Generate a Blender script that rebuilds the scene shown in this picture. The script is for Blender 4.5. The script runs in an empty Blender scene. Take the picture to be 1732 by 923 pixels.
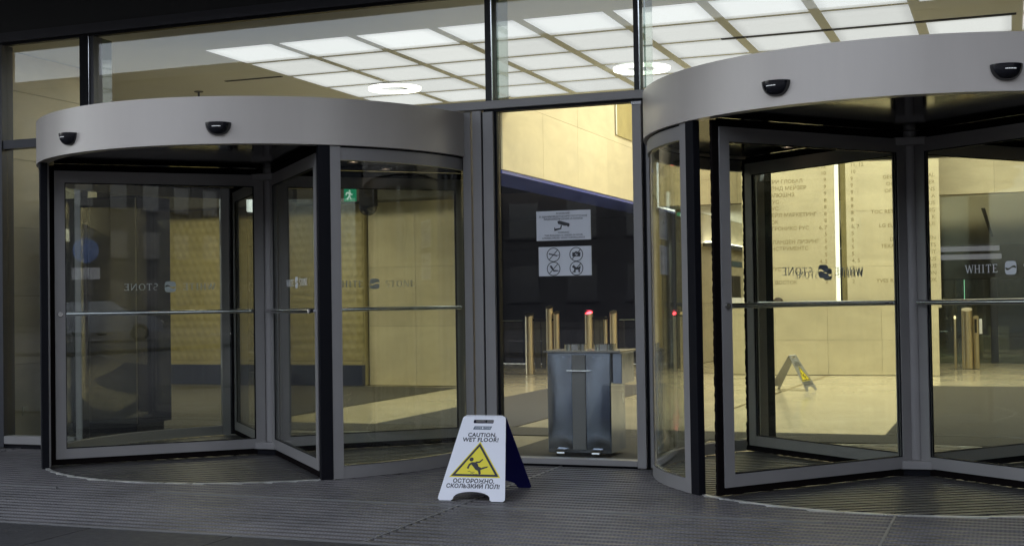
import bpy, bmesh, math, random
from mathutils import Vector, Matrix
R_ = math.radians
random.seed(7)
S = bpy.context.scene
COL = S.collection

# ------------------------------------------------------------------ camera, world, sun, exposure
cam_d = bpy.data.cameras.new('camera'); cam = bpy.data.objects.new('camera', cam_d); COL.objects.link(cam)
cam_d.sensor_width = 36; cam_d.lens = 36*2200/1732; cam_d.clip_start = .05; cam_d.clip_end = 1500
yaw, pit, rol = .365379753, .0214926694, -.014860785
f = Vector((-math.sin(yaw)*math.cos(pit), math.cos(yaw)*math.cos(pit), math.sin(pit)))
r = Vector((math.cos(yaw), math.sin(yaw), 0)); u = r.cross(f)
r2 = r*math.cos(rol)+u*math.sin(rol); u2 = -r*math.sin(rol)+u*math.cos(rol)
cam.matrix_world = Matrix(((r2.x,u2.x,-f.x,0),(r2.y,u2.y,-f.y,0),(r2.z,u2.z,-f.z,1.2),(0,0,0,1)))
S.camera = cam

SUN_EL, SUN_AZ = 50, 25            # the sun stands behind the building: the entrance is in open shade
w = bpy.data.worlds.new('World'); S.world = w; w.use_nodes = True
nt = w.node_tree; bg = nt.nodes['Background']
sky = nt.nodes.new('ShaderNodeTexSky'); sky.sky_type = 'NISHITA'; sky.sun_disc = False
sky.sun_elevation = R_(SUN_EL); sky.sun_rotation = R_(SUN_AZ); sky.air_density = 1.0; sky.dust_density = 2.5; sky.ozone_density = 1.6
hs = nt.nodes.new('ShaderNodeHueSaturation'); hs.inputs['Saturation'].default_value = .42   # thin overcast: paler sky
nt.links.new(sky.outputs[0], hs.inputs['Color']); nt.links.new(hs.outputs[0], bg.inputs[0]); bg.inputs[1].default_value = .15
sl = bpy.data.lights.new('sun', 'SUN'); sl.energy = .6; sl.angle = R_(12); sl.color = (1, .95, .88)
sun = bpy.data.objects.new('sun', sl); COL.objects.link(sun)
sd = Vector((math.sin(R_(SUN_AZ))*math.cos(R_(SUN_EL)), math.cos(R_(SUN_AZ))*math.cos(R_(SUN_EL)), math.sin(R_(SUN_EL))))
sun.rotation_euler = sd.to_track_quat('Z', 'Y').to_euler()
S.view_settings.view_transform = 'Standard'; S.view_settings.look = 'None'
S.view_settings.exposure = 1.92; S.view_settings.gamma = 1
S.cycles.transparent_max_bounces = 48; S.cycles.max_bounces = 12; S.cycles.glossy_bounces = 6
S.cycles.transmission_bounces = 8; S.cycles.diffuse_bounces = 4
S.cycles.sample_clamp_indirect = 3.0; S.cycles.caustics_reflective = False; S.cycles.caustics_refractive = False

# ------------------------------------------------------------------ materials
def new_mat(n):
    m = bpy.data.materials.new(n); m.use_nodes = True; return m, m.node_tree, m.node_tree.nodes['Principled BSDF']
def pmat(n, c, rough=.5, metal=0, spec=.5, var=0, scale=8, bump=0, bscale=60, rvar=0, stretch=(1,1,1), emit=None, coat=0, orand=0, veins=0):
    m, t, p = new_mat(n)
    p.inputs['Base Color'].default_value = (*c, 1); p.inputs['Roughness'].default_value = rough
    p.inputs['Metallic'].default_value = metal; p.inputs['Specular IOR Level'].default_value = spec
    p.inputs['Coat Weight'].default_value = coat
    if emit: p.inputs['Emission Color'].default_value = (*emit[:3], 1); p.inputs['Emission Strength'].default_value = emit[3]
    if var or bump or rvar:
        g = t.nodes.new('ShaderNodeNewGeometry'); mp = t.nodes.new('ShaderNodeMapping'); mp.inputs['Scale'].default_value = stretch
        t.links.new(g.outputs['Position'], mp.inputs[0])
        nz = t.nodes.new('ShaderNodeTexNoise'); nz.inputs['Scale'].default_value = scale; nz.inputs['Detail'].default_value = 6
        nz.inputs['Roughness'].default_value = .6
        t.links.new(mp.outputs[0], nz.inputs['Vector'])
        if var:
            cr = t.nodes.new('ShaderNodeValToRGB'); a = cr.color_ramp
            a.elements[0].position = .3; a.elements[1].position = .7
            a.elements[0].color = (*[max(0, x*(1-var)) for x in c], 1); a.elements[1].color = (*[min(1, x*(1+var)) for x in c], 1)
            t.links.new(nz.outputs[0], cr.inputs[0]); t.links.new(cr.outputs[0], p.inputs['Base Color'])
        if rvar:
            mr = t.nodes.new('ShaderNodeMapRange'); mr.inputs[1].default_value = .3; mr.inputs[2].default_value = .7
            mr.inputs[3].default_value = max(0, rough-rvar); mr.inputs[4].default_value = min(1, rough+rvar)
            t.links.new(nz.outputs[0], mr.inputs[0]); t.links.new(mr.outputs[0], p.inputs['Roughness'])
        if bump:
            n2 = t.nodes.new('ShaderNodeTexNoise'); n2.inputs['Scale'].default_value = bscale; n2.inputs['Detail'].default_value = 4
            t.links.new(mp.outputs[0], n2.inputs['Vector'])
            b = t.nodes.new('ShaderNodeBump'); b.inputs['Strength'].default_value = bump; b.inputs['Distance'].default_value = .01
            t.links.new(n2.outputs[0], b.inputs['Height']); t.links.new(b.outputs[0], p.inputs['Normal'])
    if orand:     # each laid piece has its own tone
        src = p.inputs['Base Color'].links[0].from_socket if p.inputs['Base Color'].links else None
        oi = t.nodes.new('ShaderNodeObjectInfo'); mr = t.nodes.new('ShaderNodeMapRange'); mr.inputs[3].default_value = 1-orand; mr.inputs[4].default_value = 1+orand
        t.links.new(oi.outputs['Random'], mr.inputs[0]); vm = t.nodes.new('ShaderNodeVectorMath'); vm.operation = 'SCALE'; vm.inputs[0].default_value = c
        if src: t.links.new(src, vm.inputs[0])
        t.links.new(mr.outputs[0], vm.inputs['Scale']); t.links.new(vm.outputs[0], p.inputs['Base Color']); last = vm
        if veins:
            g = t.nodes.new('ShaderNodeNewGeometry'); mp = t.nodes.new('ShaderNodeMapping'); mp.inputs['Scale'].default_value = (.8, .8, 2.6)
            t.links.new(g.outputs['Position'], mp.inputs[0]); n3 = t.nodes.new('ShaderNodeTexNoise'); n3.inputs['Scale'].default_value = 1.1; n3.inputs['Detail'].default_value = 9; n3.inputs['Distortion'].default_value = 1.6
            t.links.new(mp.outputs[0], n3.inputs[0]); m3 = t.nodes.new('ShaderNodeMapRange'); m3.inputs[1].default_value = .35; m3.inputs[2].default_value = .65; m3.inputs[3].default_value = 1-veins; m3.inputs[4].default_value = 1+veins*.6
            t.links.new(n3.outputs[0], m3.inputs[0]); v2 = t.nodes.new('ShaderNodeVectorMath'); v2.operation = 'SCALE'; t.links.new(vm.outputs[0], v2.inputs[0]); t.links.new(m3.outputs[0], v2.inputs['Scale']); t.links.new(v2.outputs[0], p.inputs['Base Color'])
    return m
def glass_mat(n, tint, f0=.045, rough=0.0, dirt=.0):
    m, t, p = new_mat(n); t.nodes.remove(p); out = t.nodes['Material Output']
    tr = t.nodes.new('ShaderNodeBsdfTransparent'); tr.inputs[0].default_value = (*tint, 1)
    gl = t.nodes.new('ShaderNodeBsdfGlossy'); gl.inputs['Roughness'].default_value = rough; gl.inputs[0].default_value = (1, 1, 1, 1)
    lw = t.nodes.new('ShaderNodeLayerWeight'); lw.inputs[0].default_value = .5
    pw = t.nodes.new('ShaderNodeMath'); pw.operation = 'POWER'; pw.inputs[1].default_value = 4.5
    t.links.new(lw.outputs['Facing'], pw.inputs[0])
    ml = t.nodes.new('ShaderNodeMath'); ml.operation = 'MULTIPLY_ADD'; ml.inputs[1].default_value = 1-f0; ml.inputs[2].default_value = f0
    t.links.new(pw.outputs[0], ml.inputs[0])
    mx = t.nodes.new('ShaderNodeMixShader'); t.links.new(ml.outputs[0], mx.inputs[0])
    t.links.new(tr.outputs[0], mx.inputs[1]); t.links.new(gl.outputs[0], mx.inputs[2])
    last = mx
    if dirt:      # a thin film of dust and wiping marks on the pane
        df = t.nodes.new('ShaderNodeBsdfDiffuse'); df.inputs[0].default_value = (.5, .5, .52, 1)
        g = t.nodes.new('ShaderNodeNewGeometry'); nz = t.nodes.new('ShaderNodeTexNoise'); nz.inputs['Scale'].default_value = 1.6; nz.inputs['Detail'].default_value = 5
        mp = t.nodes.new('ShaderNodeMapping'); mp.inputs['Scale'].default_value = (1.5, 1.5, .4)
        t.links.new(g.outputs['Position'], mp.inputs[0]); t.links.new(mp.outputs[0], nz.inputs['Vector'])
        mr = t.nodes.new('ShaderNodeMapRange'); mr.inputs[1].default_value = .35; mr.inputs[2].default_value = .75; mr.inputs[3].default_value = dirt*.3; mr.inputs[4].default_value = dirt*1.7
        t.links.new(nz.outputs[0], mr.inputs[0])
        m2 = t.nodes.new('ShaderNodeMixShader'); t.links.new(mr.outputs[0], m2.inputs[0]); t.links.new(mx.outputs[0], m2.inputs[1]); t.links.new(df.outputs[0], m2.inputs[2])
        last = m2
    t.links.new(last.outputs[0], out.inputs[0])
    return m
def emit_mat(n, c, s, noise=0):
    m, t, p = new_mat(n); t.nodes.remove(p)
    e = t.nodes.new('ShaderNodeEmission'); e.inputs[0].default_value = (*c, 1); e.inputs[1].default_value = s
    t.links.new(e.outputs[0], t.nodes['Material Output'].inputs[0])
    if noise:
        g = t.nodes.new('ShaderNodeNewGeometry'); nz = t.nodes.new('ShaderNodeTexNoise'); nz.inputs['Scale'].default_value = 1.3
        mp = t.nodes.new('ShaderNodeMapping'); mp.inputs['Scale'].default_value = (1, 2.5, 1)
        t.links.new(g.outputs['Position'], mp.inputs[0]); t.links.new(mp.outputs[0], nz.inputs[0])
        mr = t.nodes.new('ShaderNodeMapRange'); mr.inputs[1].default_value = .3; mr.inputs[2].default_value = .7; mr.inputs[3].default_value = s*(1-noise); mr.inputs[4].default_value = s*(1+noise)
        t.links.new(nz.outputs[0], mr.inputs[0]); t.links.new(mr.outputs[0], e.inputs[1])
    return m
M = {}
M['silver'] = pmat('silver_grey_coated_aluminium', (.34, .322, .308), .42, .15, .5, var=.05, scale=2.5, bump=.05, bscale=240, rvar=.05)
M['canopy'] = pmat('satin_grey_canopy_sheet', (.67, .61, .54), .38, .12, .5, var=.05, scale=1.4, rvar=.07, bump=.25, bscale=1.3, stretch=(1.6, 1.6, .25))
M['black'] = pmat('black_rubber', (.008, .008, .011), .5, 0, .12)
M['blackgloss'] = pmat('polished_black_soffit', (.012, .012, .013), .09, 0, .7)
M['bristle'] = pmat('black_bristles', (.008, .006, .006), .95, 0, .05)
M['darkmetal'] = pmat('dark_grey_beam', (.06, .06, .068), .4, .3, var=.1, scale=3)
M['spandrel'] = pmat('black_spandrel', (.013, .013, .013), .5)
M['steel'] = pmat('brushed_stainless_steel', (.55, .54, .52), .22, 1, rvar=.04, scale=3, bump=.04, bscale=300, stretch=(1,1,.05))
M['mirror'] = pmat('polished_stainless_steel', (.62, .69, .84), .20, 1, bump=.5, bscale=3, stretch=(1, 1, .4), rvar=.08)
M['chrome'] = pmat('chrome', (.75, .75, .76), .12, 1)
M['brass'] = pmat('bronze_toned_steel', (.72, .62, .42), .32, 1, rvar=.05, scale=2)
M['glass'] = glass_mat('clear_glass', (.93, .945, .93), .035, dirt=.005)
M['wingglass'] = glass_mat('door_wing_glass', (.90, .92, .90), .04, dirt=.004)
M['curved'] = glass_mat('curved_drum_glass', (.88, .90, .87), .05, dirt=.005)
M['screenglass'] = glass_mat('dark_tinted_screen_glass', (.42, .48, .45), .08)
M['glassedge'] = pmat('green_glass_edge', (.25, .6, .4), .3, emit=(.3, .8, .5, .25))  # emission paints the glowing green line; the edge is no lamp
M['glassedge2'] = pmat('pale_glass_edge', (.30, .36, .34), .3)
M['stone'] = pmat('beige_limestone', (.62, .555, .39), .36, 0, .45, var=.09, scale=2.2, bump=.03, bscale=14, stretch=(1, 1, 1.8), orand=.07, veins=.07)
M['stone2'] = pmat('pale_beige_limestone', (.66, .60, .43), .36, 0, .45, var=.07, scale=1.7, bump=.03, bscale=14, orand=.05, veins=.07)
M['joint'] = pmat('stone_joint', (.20, .16, .09), .8)
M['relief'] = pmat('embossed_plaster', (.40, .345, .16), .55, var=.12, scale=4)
M['floor'] = pmat('polished_beige_floor', (.68, .61, .43), .13, 0, .6, var=.06, scale=1.2, rvar=.03)
M['floorshadow'] = pmat('brown_floor_shadow', (.23, .17, .09), .15)  # brown strip that paints a shadow streak onto the floor
M['carpet'] = pmat('olive_grey_carpet', (.075, .068, .052), .95, var=.2, scale=60, bump=.5, bscale=300)
M['carpet2'] = pmat('slate_grey_carpet', (.085, .08, .075), .95, var=.15, scale=60, bump=.5, bscale=300)
M['ceil'] = pmat('warm_white_plaster', (.70, .71, .67), .8, var=.03, scale=1)
M['panel_light'] = emit_mat('luminous_ceiling_panel', (.955, .955, .935), .30, .06)
def falloff(m, s):
    t = m.node_tree; e = [n for n in t.nodes if n.type == 'EMISSION'][0]
    tc = t.nodes.new('ShaderNodeTexCoord'); sp = t.nodes.new('ShaderNodeSeparateXYZ'); t.links.new(tc.outputs['Generated'], sp.inputs[0]); outs = []
    for k in (0, 1):
        a = t.nodes.new('ShaderNodeMath'); a.operation = 'PINGPONG'; a.inputs[1].default_value = .5; t.links.new(sp.outputs[k], a.inputs[0])
        r = t.nodes.new('ShaderNodeMapRange'); r.interpolation_type = 'SMOOTHSTEP'; r.inputs[1].default_value = 0; r.inputs[2].default_value = .16; r.inputs[3].default_value = .80; r.inputs[4].default_value = 1
        t.links.new(a.outputs[0], r.inputs[0]); outs.append(r)
    mu = t.nodes.new('ShaderNodeMath'); mu.operation = 'MULTIPLY'; t.links.new(outs[0].outputs[0], mu.inputs[0]); t.links.new(outs[1].outputs[0], mu.inputs[1])
    oi = t.nodes.new('ShaderNodeObjectInfo'); r2 = t.nodes.new('ShaderNodeMapRange'); r2.inputs[3].default_value = s*.93; r2.inputs[4].default_value = s*1.07; t.links.new(oi.outputs['Random'], r2.inputs[0])
    m2 = t.nodes.new('ShaderNodeMath'); m2.operation = 'MULTIPLY'; t.links.new(mu.outputs[0], m2.inputs[0]); t.links.new(r2.outputs[0], m2.inputs[1]); t.links.new(m2.outputs[0], e.inputs[1])
falloff(M['panel_light'], .245)
M['ring_light'] = emit_mat('ring_lamp', (1, 1, .88), 1.2)
M['spot'] = emit_mat('downlight_bulb', (1, .72, .5), 1.6)
M['cove'] = emit_mat('cove_lamp', (1, .96, .78), 1.5)
M['gapglow'] = emit_mat('light_strip', (1, .93, .66), .7)
M['navy'] = pmat('dark_navy_panel', (.007, .008, .022), .65, 0, .12)
M['navyband'] = pmat('navy_skirting', (.02, .025, .06), .4)
M['soffit_reflection'] = pmat('painted_blue_reflection', (.05, .075, .34), .25, 0, .5)  # blue reflection from outside put into the base colour of the underside
M['greypanel'] = pmat('grey_brown_lacquer', (.075, .068, .055), .35)
M['darkroom'] = pmat('dark_ceiling_paint', (.06, .058, .05), .7)
M['white'] = pmat('white_plastic', (.84, .84, .87), .3, 0, .5, coat=.2)
M['backlitplastic'] = pmat('backlit_white_plastic', (.27, .27, .26), .45)
M['yellow'] = pmat('yellow_print', (.86, .72, .02), .35)
M['printblack'] = pmat('black_print', (.015, .014, .018), .4)
M['navyplastic'] = pmat('dark_blue_plastic', (.012, .012, .11), .3)
M['badge'] = pmat('slate_blue_print', (.10, .14, .17), .4)
M['paper'] = pmat('white_paper', (.82, .83, .86), .7)
M['ink'] = pmat('dark_grey_ink', (.06, .06, .065), .7)
M['letter_slab'] = pmat('bronze_letters', (.33, .275, .16), .45)
M['vinyl'] = pmat('frosted_vinyl', (.82, .84, .85), .6)
M['vinylbacklit'] = pmat('grey_backlit_vinyl', (.30, .32, .38), .7)  # darker copy of the vinyl, its backlit greyness put into the colour
M['socket'] = pmat('cream_plastic', (.62, .58, .42), .4)
M['green'] = emit_mat('green_exit_sign', (.04, .6, .3), .11)
M['signpict'] = emit_mat('white_pictogram', (.8, 1, .9), .2)
M['redled'] = emit_mat('red_led', (1, .06, .12), 4)
M['greenled'] = emit_mat('green_led', (.1, 1, .3), 2)
M['markglow'] = emit_mat('sensor_mark', (.8, .85, .9), .25)  # printed maker mark, not a lamp; its brightness is added emission
M['granite'] = pmat('dark_grey_granite', (.038, .037, .038), .55, var=.22, scale=18, bump=.15, bscale=160, rvar=.1, orand=.15)
M['base'] = pmat('black_mat_bed', (.012, .012, .013), .8)
M['asphalt'] = pmat('asphalt', (.05, .05, .052), .9, var=.2, scale=30, bump=.3, bscale=80)
M['bldA'] = pmat('dark_stone_wall', (.026, .027, .031), .8, var=.06, scale=.5)
M['bldB'] = pmat('sand_brick_wall', (.16, .13, .10), .85, var=.1, scale=.7)
M['bldglass'] = pmat('dark_window_glass', (.03, .035, .045), .08, 0, .8)
M['carpaint'] = pmat('silver_car_paint', (.38, .39, .42), .2, .3, coat=1)
M['tyre'] = pmat('tyre_rubber', (.02, .02, .02), .85)
M['signblue'] = pmat('blue_enamel', (.22, .32, .62), .35)
M['skin'] = pmat('skin', (.48, .27, .18), .55)
M['hair'] = pmat('dark_brown_hair', (.03, .018, .012), .6)
M['shirt'] = pmat('dark_suit_cloth', (.03, .03, .04), .8)
M['plant'] = pmat('dark_green_leaf', (.03, .07, .02), .5)
M['beigeseat'] = pmat('cream_leather', (.55, .50, .38), .5)
M['white_strip'] = emit_mat('white_light_box', (.80, .76, .86), .07)
# rubber ribs with a fine comb texture across them
def rib_mat(n, c):
    m, t, p = new_mat(n); p.inputs['Roughness'].default_value = .42; p.inputs['Specular IOR Level'].default_value = .5
    tc = t.nodes.new('ShaderNodeTexCoord'); sp = t.nodes.new('ShaderNodeSeparateXYZ'); t.links.new(tc.outputs['Object'], sp.inputs[0])
    mu = t.nodes.new('ShaderNodeMath'); mu.operation = 'MULTIPLY'; mu.inputs[1].default_value = 2*math.pi/.0215; t.links.new(sp.outputs[0], mu.inputs[0])
    si = t.nodes.new('ShaderNodeMath'); si.operation = 'SINE'; t.links.new(mu.outputs[0], si.inputs[0])
    nz = t.nodes.new('ShaderNodeTexNoise'); nz.inputs['Scale'].default_value = 1.6; nz.inputs['Detail'].default_value = 9; nz.inputs['Roughness'].default_value = .65; t.links.new(tc.outputs['Object'], nz.inputs[0])
    mr = t.nodes.new('ShaderNodeMapRange'); mr.inputs[1].default_value = -1; mr.inputs[2].default_value = 1; mr.inputs[3].default_value = .70; mr.inputs[4].default_value = 1.2
    t.links.new(si.outputs[0], mr.inputs[0])
    m2 = t.nodes.new('ShaderNodeMapRange'); m2.inputs[1].default_value = .3; m2.inputs[2].default_value = .7; m2.inputs[3].default_value = .55; m2.inputs[4].default_value = 1.4
    t.links.new(nz.outputs[0], m2.inputs[0])
    mm = t.nodes.new('ShaderNodeMath'); mm.operation = 'MULTIPLY'; t.links.new(mr.outputs[0], mm.inputs[0]); t.links.new(m2.outputs[0], mm.inputs[1])
    vm = t.nodes.new('ShaderNodeVectorMath'); vm.operation = 'SCALE'; vm.inputs[0].default_value = c; t.links.new(mm.outputs[0], vm.inputs['Scale'])
    t.links.new(vm.outputs[0], p.inputs['Base Color'])
    return m
M['dullstrip'] = pmat('dull_aluminium_strip', (.20, .195, .19), .5, .2)
M['ringmetal'] = pmat('worn_bright_aluminium', (.55, .54, .50), .35, .3, rvar=.15, var=.35, scale=6)
M['rib'] = rib_mat('grey_ribbed_rubber', (.090, .082, .080))
M['ribdark'] = rib_mat('dark_ribbed_rubber', (.05, .046, .044))

# ------------------------------------------------------------------ mesh builder
class MB:
    def __init__(s): s.v = []; s.f = []; s.smooth = False
    def box(s, x0, x1, y0, y1, z0, z1, mx=None):
        b = len(s.v)
        pts = [(x, y, z) for z in (z0, z1) for y in (y0, y1) for x in (x0, x1)]
        if mx: pts = [tuple(mx @ Vector(p)) for p in pts]
        s.v += pts
        s.f += [(b, b+2, b+3, b+1), (b+4, b+5, b+7, b+6), (b, b+1, b+5, b+4), (b+2, b+6, b+7, b+3), (b, b+4, b+6, b+2), (b+1, b+3, b+7, b+5)]
        return s
    def quad(s, *p): b = len(s.v); s.v += [tuple(q) for q in p]; s.f.append(tuple(range(b, b+len(p)))); return s
    def cyl(s, p0, p1, r0, r1=None, n=16, cap=True):
        r1 = r0 if r1 is None else r1
        p0 = Vector(p0); p1 = Vector(p1); d = (p1-p0).normalized()
        a = d.orthogonal().normalized(); c = d.cross(a); b = len(s.v)
        for p, rr in ((p0, r0), (p1, r1)):
            for i in range(n): t = 2*math.pi*i/n; s.v.append(tuple(p+(a*math.cos(t)+c*math.sin(t))*rr))
        for i in range(n): j = (i+1) % n; s.f.append((b+i, b+j, b+n+j, b+n+i))
        if cap: s.f.append(tuple(b+i for i in range(n))[::-1]); s.f.append(tuple(b+n+i for i in range(n)))
        return s
    def arc(s, cx, cy, ri, ro, z0, z1, a0, a1, n=48):
        full = abs(a1-a0) >= 359.9; b = len(s.v); k = n if full else n+1
        for i in range(k):
            t = R_(a0+(a1-a0)*i/n); c, q = math.cos(t), math.sin(t)
            s.v += [(cx+ri*c, cy+ri*q, z0), (cx+ro*c, cy+ro*q, z0), (cx+ro*c, cy+ro*q, z1), (cx+ri*c, cy+ri*q, z1)]
        for i in range(n):
            p = b+4*i; q = b+4*((i+1) % k)
            s.f += [(p+1, q+1, q+2, p+2), (p, p+3, q+3, q), (p+2, q+2, q+3, p+3), (p, q, q+1, p+1)]
        if not full: s.f += [(b, b+1, b+2, b+3), (b+4*n+3, b+4*n+2, b+4*n+1, b+4*n)]
        return s
    def disc(s, cx, cy, rr, z, n=64, up=True):
        b = len(s.v); s.v += [(cx+rr*math.cos(2*math.pi*i/n), cy+rr*math.sin(2*math.pi*i/n), z) for i in range(n)]
        t = tuple(range(b, b+n)); s.f.append(t if up else t[::-1]); return s
    def prism(s, pts, z0, z1, mx=None):
        n = len(pts); b = len(s.v)
        P = [(x, y, z0) for x, y in pts]+[(x, y, z1) for x, y in pts]
        if mx: P = [tuple(mx @ Vector(p)) for p in P]
        s.v += P; s.f.append(tuple(b+i for i in range(n))[::-1]); s.f.append(tuple(b+n+i for i in range(n)))
        for i in range(n): j = (i+1) % n; s.f.append((b+i, b+j, b+n+j, b+n+i))
        return s
    def build(s, name, mat, parent=None, smooth=False, bevel=0):
        me = bpy.data.meshes.new(name); me.from_pydata(s.v, [], s.f); me.update()
        bm = bmesh.new(); bm.from_mesh(me)
        bmesh.ops.recalc_face_normals(bm, faces=bm.faces)
        if bevel: bmesh.ops.bevel(bm, geom=bm.edges[:], offset=bevel, segments=1, affect='EDGES', profile=.5)
        bm.to_mesh(me); bm.free()
        if mat: me.materials.append(M[mat] if isinstance(mat, str) else mat)
        if smooth:
            for p in me.polygons: p.use_smooth = True
            try: me.set_sharp_from_angle(angle=R_(35))
            except Exception: pass
        o = bpy.data.objects.new(name, me); COL.objects.link(o)
        if parent: o.parent = parent
        return o
def tag(o, label=None, cat=None, group=None, kind=None):
    if label: o['label'] = label
    if cat: o['category'] = cat
    if group: o['group'] = group
    if kind: o['kind'] = kind
    return o
def empty(name, loc=(0, 0, 0), rz=0):
    o = bpy.data.objects.new(name, None); o.empty_display_size = .2; o.location = loc; o.rotation_euler = (0, 0, rz); COL.objects.link(o); return o
def bx(name, mat, x0, x1, y0, y1, z0, z1, parent=None, bevel=0): return MB().box(x0, x1, y0, y1, z0, z1).build(name, mat, parent, bevel=bevel)
def dup(o, parent=None, **kw):
    c = o.copy(); COL.objects.link(c)
    if parent is not None: c.parent = parent
    return c
def dup_tree(o, parent=None):
    c = dup(o, parent)
    for ch in list(o.children): dup_tree(ch, c)
    return c
def text(name, body, size, mat, parent, mx, extrude=.0012, align='CENTER', shear=0, space=1.0, bold=0):
    cu = bpy.data.curves.new(name, 'FONT'); cu.body = body; cu.size = size; cu.align_x = align; cu.align_y = 'CENTER'
    cu.extrude = extrude; cu.resolution_u = 2; cu.shear = shear; cu.space_character = space; cu.offset = bold
    t = bpy.data.objects.new(name+'_tmp', cu); COL.objects.link(t)
    dg = bpy.context.evaluated_depsgraph_get(); me = bpy.data.meshes.new_from_object(t.evaluated_get(dg), depsgraph=dg)
    bpy.data.objects.remove(t); bpy.data.curves.remove(cu)
    me.transform(mx); me.name = name
    me.materials.clear(); me.materials.append(M[mat])
    o = bpy.data.objects.new(name, me); COL.objects.link(o)
    if parent: o.parent = parent
    return o
def flat(name, loops, mat, parent, mx, extrude=.002):
    cu = bpy.data.curves.new(name, 'CURVE'); cu.dimensions = '2D'; cu.fill_mode = 'BOTH'; cu.extrude = extrude
    for lp in loops:
        sp = cu.splines.new('POLY'); sp.points.add(len(lp)-1); sp.use_cyclic_u = True
        for i, (x, y) in enumerate(lp): sp.points[i].co = (x, y, 0, 1)
    t = bpy.data.objects.new(name+'_tmp', cu); COL.objects.link(t)
    dg = bpy.context.evaluated_depsgraph_get(); me = bpy.data.meshes.new_from_object(t.evaluated_get(dg), depsgraph=dg)
    bpy.data.objects.remove(t); bpy.data.curves.remove(cu)
    me.transform(mx); me.name = name; me.materials.clear(); me.materials.append(M[mat])
    o = bpy.data.objects.new(name, me); COL.objects.link(o)
    if parent: o.parent = parent
    return o
def basis(o, ex, ey):       # plane frame: origin, x axis, y axis -> matrix (local z = ex x ey)
    ex = Vector(ex).normalized(); ey = Vector(ey).normalized(); ez = ex.cross(ey)
    return Matrix(((ex.x, ey.x, ez.x, o[0]), (ex.y, ey.y, ez.y, o[1]), (ex.z, ey.z, ez.z, o[2]), (0, 0, 0, 1)))
def circ(cx, cy, rr, n=28): return [(cx+rr*math.cos(2*math.pi*i/n), cy+rr*math.sin(2*math.pi*i/n)) for i in range(n)]
def rrect(x0, x1, y0, y1, rr, n=5):
    out = []
    for cx, cy, a in ((x1-rr, y1-rr, 0), (x0+rr, y1-rr, 90), (x0+rr, y0+rr, 180), (x1-rr, y0+rr, 270)):
        out += [(cx+rr*math.cos(R_(a+90*i/n)), cy+rr*math.sin(R_(a+90*i/n))) for i in range(n+1)]
    return out

YF = 9.0                      # outer face of the glass facade
CL, CR = (-5.587, 9.149), (-.614, 9.149)

# ------------------------------------------------------------------ ground, pavement, street
g = MB().box(-120, 120, -140, 60, -.35, -.03).build('ground', 'asphalt'); tag(g, kind='structure')
pv = empty('pavement'); tag(pv, kind='structure')
slabs = []
first = None
for j in range(6):
    for i in range(11):
        x0 = -9.2+i*.9+(.45 if j % 2 else 0); y1 = 5.83-j*.6
        m_ = first
        if first is None:
            first = MB().box(0, .892, 0, .592, -.03, 0).build('paving_slab', 'granite', pv, bevel=.003); o = first
        else: o = dup(first, pv)
        o.location = (x0, y1-.596, random.uniform(-.0015, .0005))
bx('pavement_bed', 'granite', -60, -9.25, -8, 5.83, -.03, -.002, pv)
bx('pavement_bed', 'granite', 1.3, 60, -8, 5.83, -.03, -.002, pv)
bx('pavement_bed', 'granite', -9.24, 1.29, -8, 2.22, -.03, -.002, pv)
bx('kerb', 'granite', -60, 60, -8.2, -8.01, -.1, .1, pv)
rd = bx('road', 'asphalt', -120, 120, -33, -8.21, -.028, -.02); tag(rd, kind='structure')
for i in range(14): bx('lane_marking', 'white', -70+i*9, -67+i*9, -19.1, -18.95, -.018, -.014, rd)
op = bx('opposite_pavement', 'granite', -120, 120, -44, -33.01, -.03, .1); tag(op, kind='structure')

# entrance mat: ribbed panels laid in frames
em = empty('entrance_mat', (0, 0, 0)); tag(em, 'large grey ribbed rubber entrance mat laid in panels before the revolving doors', 'mat')
bx('mat_bed', 'base', -10.4, 4.35, 5.85, 9.02, -.03, -.014, em)
def in_drum(x, y, rr=1.70):
    return min(math.hypot(x-CL[0], y-CL[1]), math.hypot(x-CR[0], y-CR[1])) < rr
def rib_panel(x0, x1, y0, y1):
    parts = {}; p = .094; n = int(round((y1-y0-.01)/p)); p = (y1-y0-.01)/n
    for k in range(n):
        ya = y0+.005+k*p; yb = ya+p*.62
        def hh(y, c): d = abs(y-c[1]); return math.sqrt(max(0, 1.752**2-d*d))
        segs = [(x0, x0, x1, x1)]            # (start at ya, start at yb, end at ya, end at yb)
        for c in (CL, CR):
            if min(abs(ya-c[1]), abs(yb-c[1])) < 1.752:
                ha, hb = hh(ya, c), hh(yb, c); ns = []
                for a, a2, b, b2 in segs:
                    if c[0]-max(ha, hb) > a: ns.append((a, a2, min(b, c[0]-ha), min(b2, c[0]-hb)))
                    if c[0]+max(ha, hb) < b: ns.append((max(a, c[0]+ha), max(a2, c[0]+hb), b, b2))
                segs = ns
        for a, a2, b, b2 in segs:
            mb = parts.setdefault(sum((a+b)/2 > c[0] for c in (CL, CR)) if len(segs) > 1 or y1 > 7.2 else 9, MB()); q = len(mb.v); z0, z1 = -.014, 0
            mb.v += [(a, ya, z0), (b, ya, z0), (b, ya+.012, z1), (a, ya+.012, z1), (a2, yb-.008, z1), (b2, yb-.008, z1), (b2, yb, z0), (a2, yb, z0)]
            mb.f += [(q, q+1, q+2, q+3), (q+3, q+2, q+5, q+4), (q+4, q+5, q+6, q+7), (q, q+3, q+4, q+7), (q+1, q+6, q+5, q+2)]
    for mb in parts.values(): mb.build('rib_panel', 'rib', em)
xs = [-10.4, -7.99, -3.07, -.61, 1.85, 4.31]
for y0, y1 in ((5.86, 7.07), (7.085, 8.29), (8.305, 8.97)):
    for a, b in zip(xs[:-1], xs[1:]): rib_panel(a+.008, b-.008, y0, y1)
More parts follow.
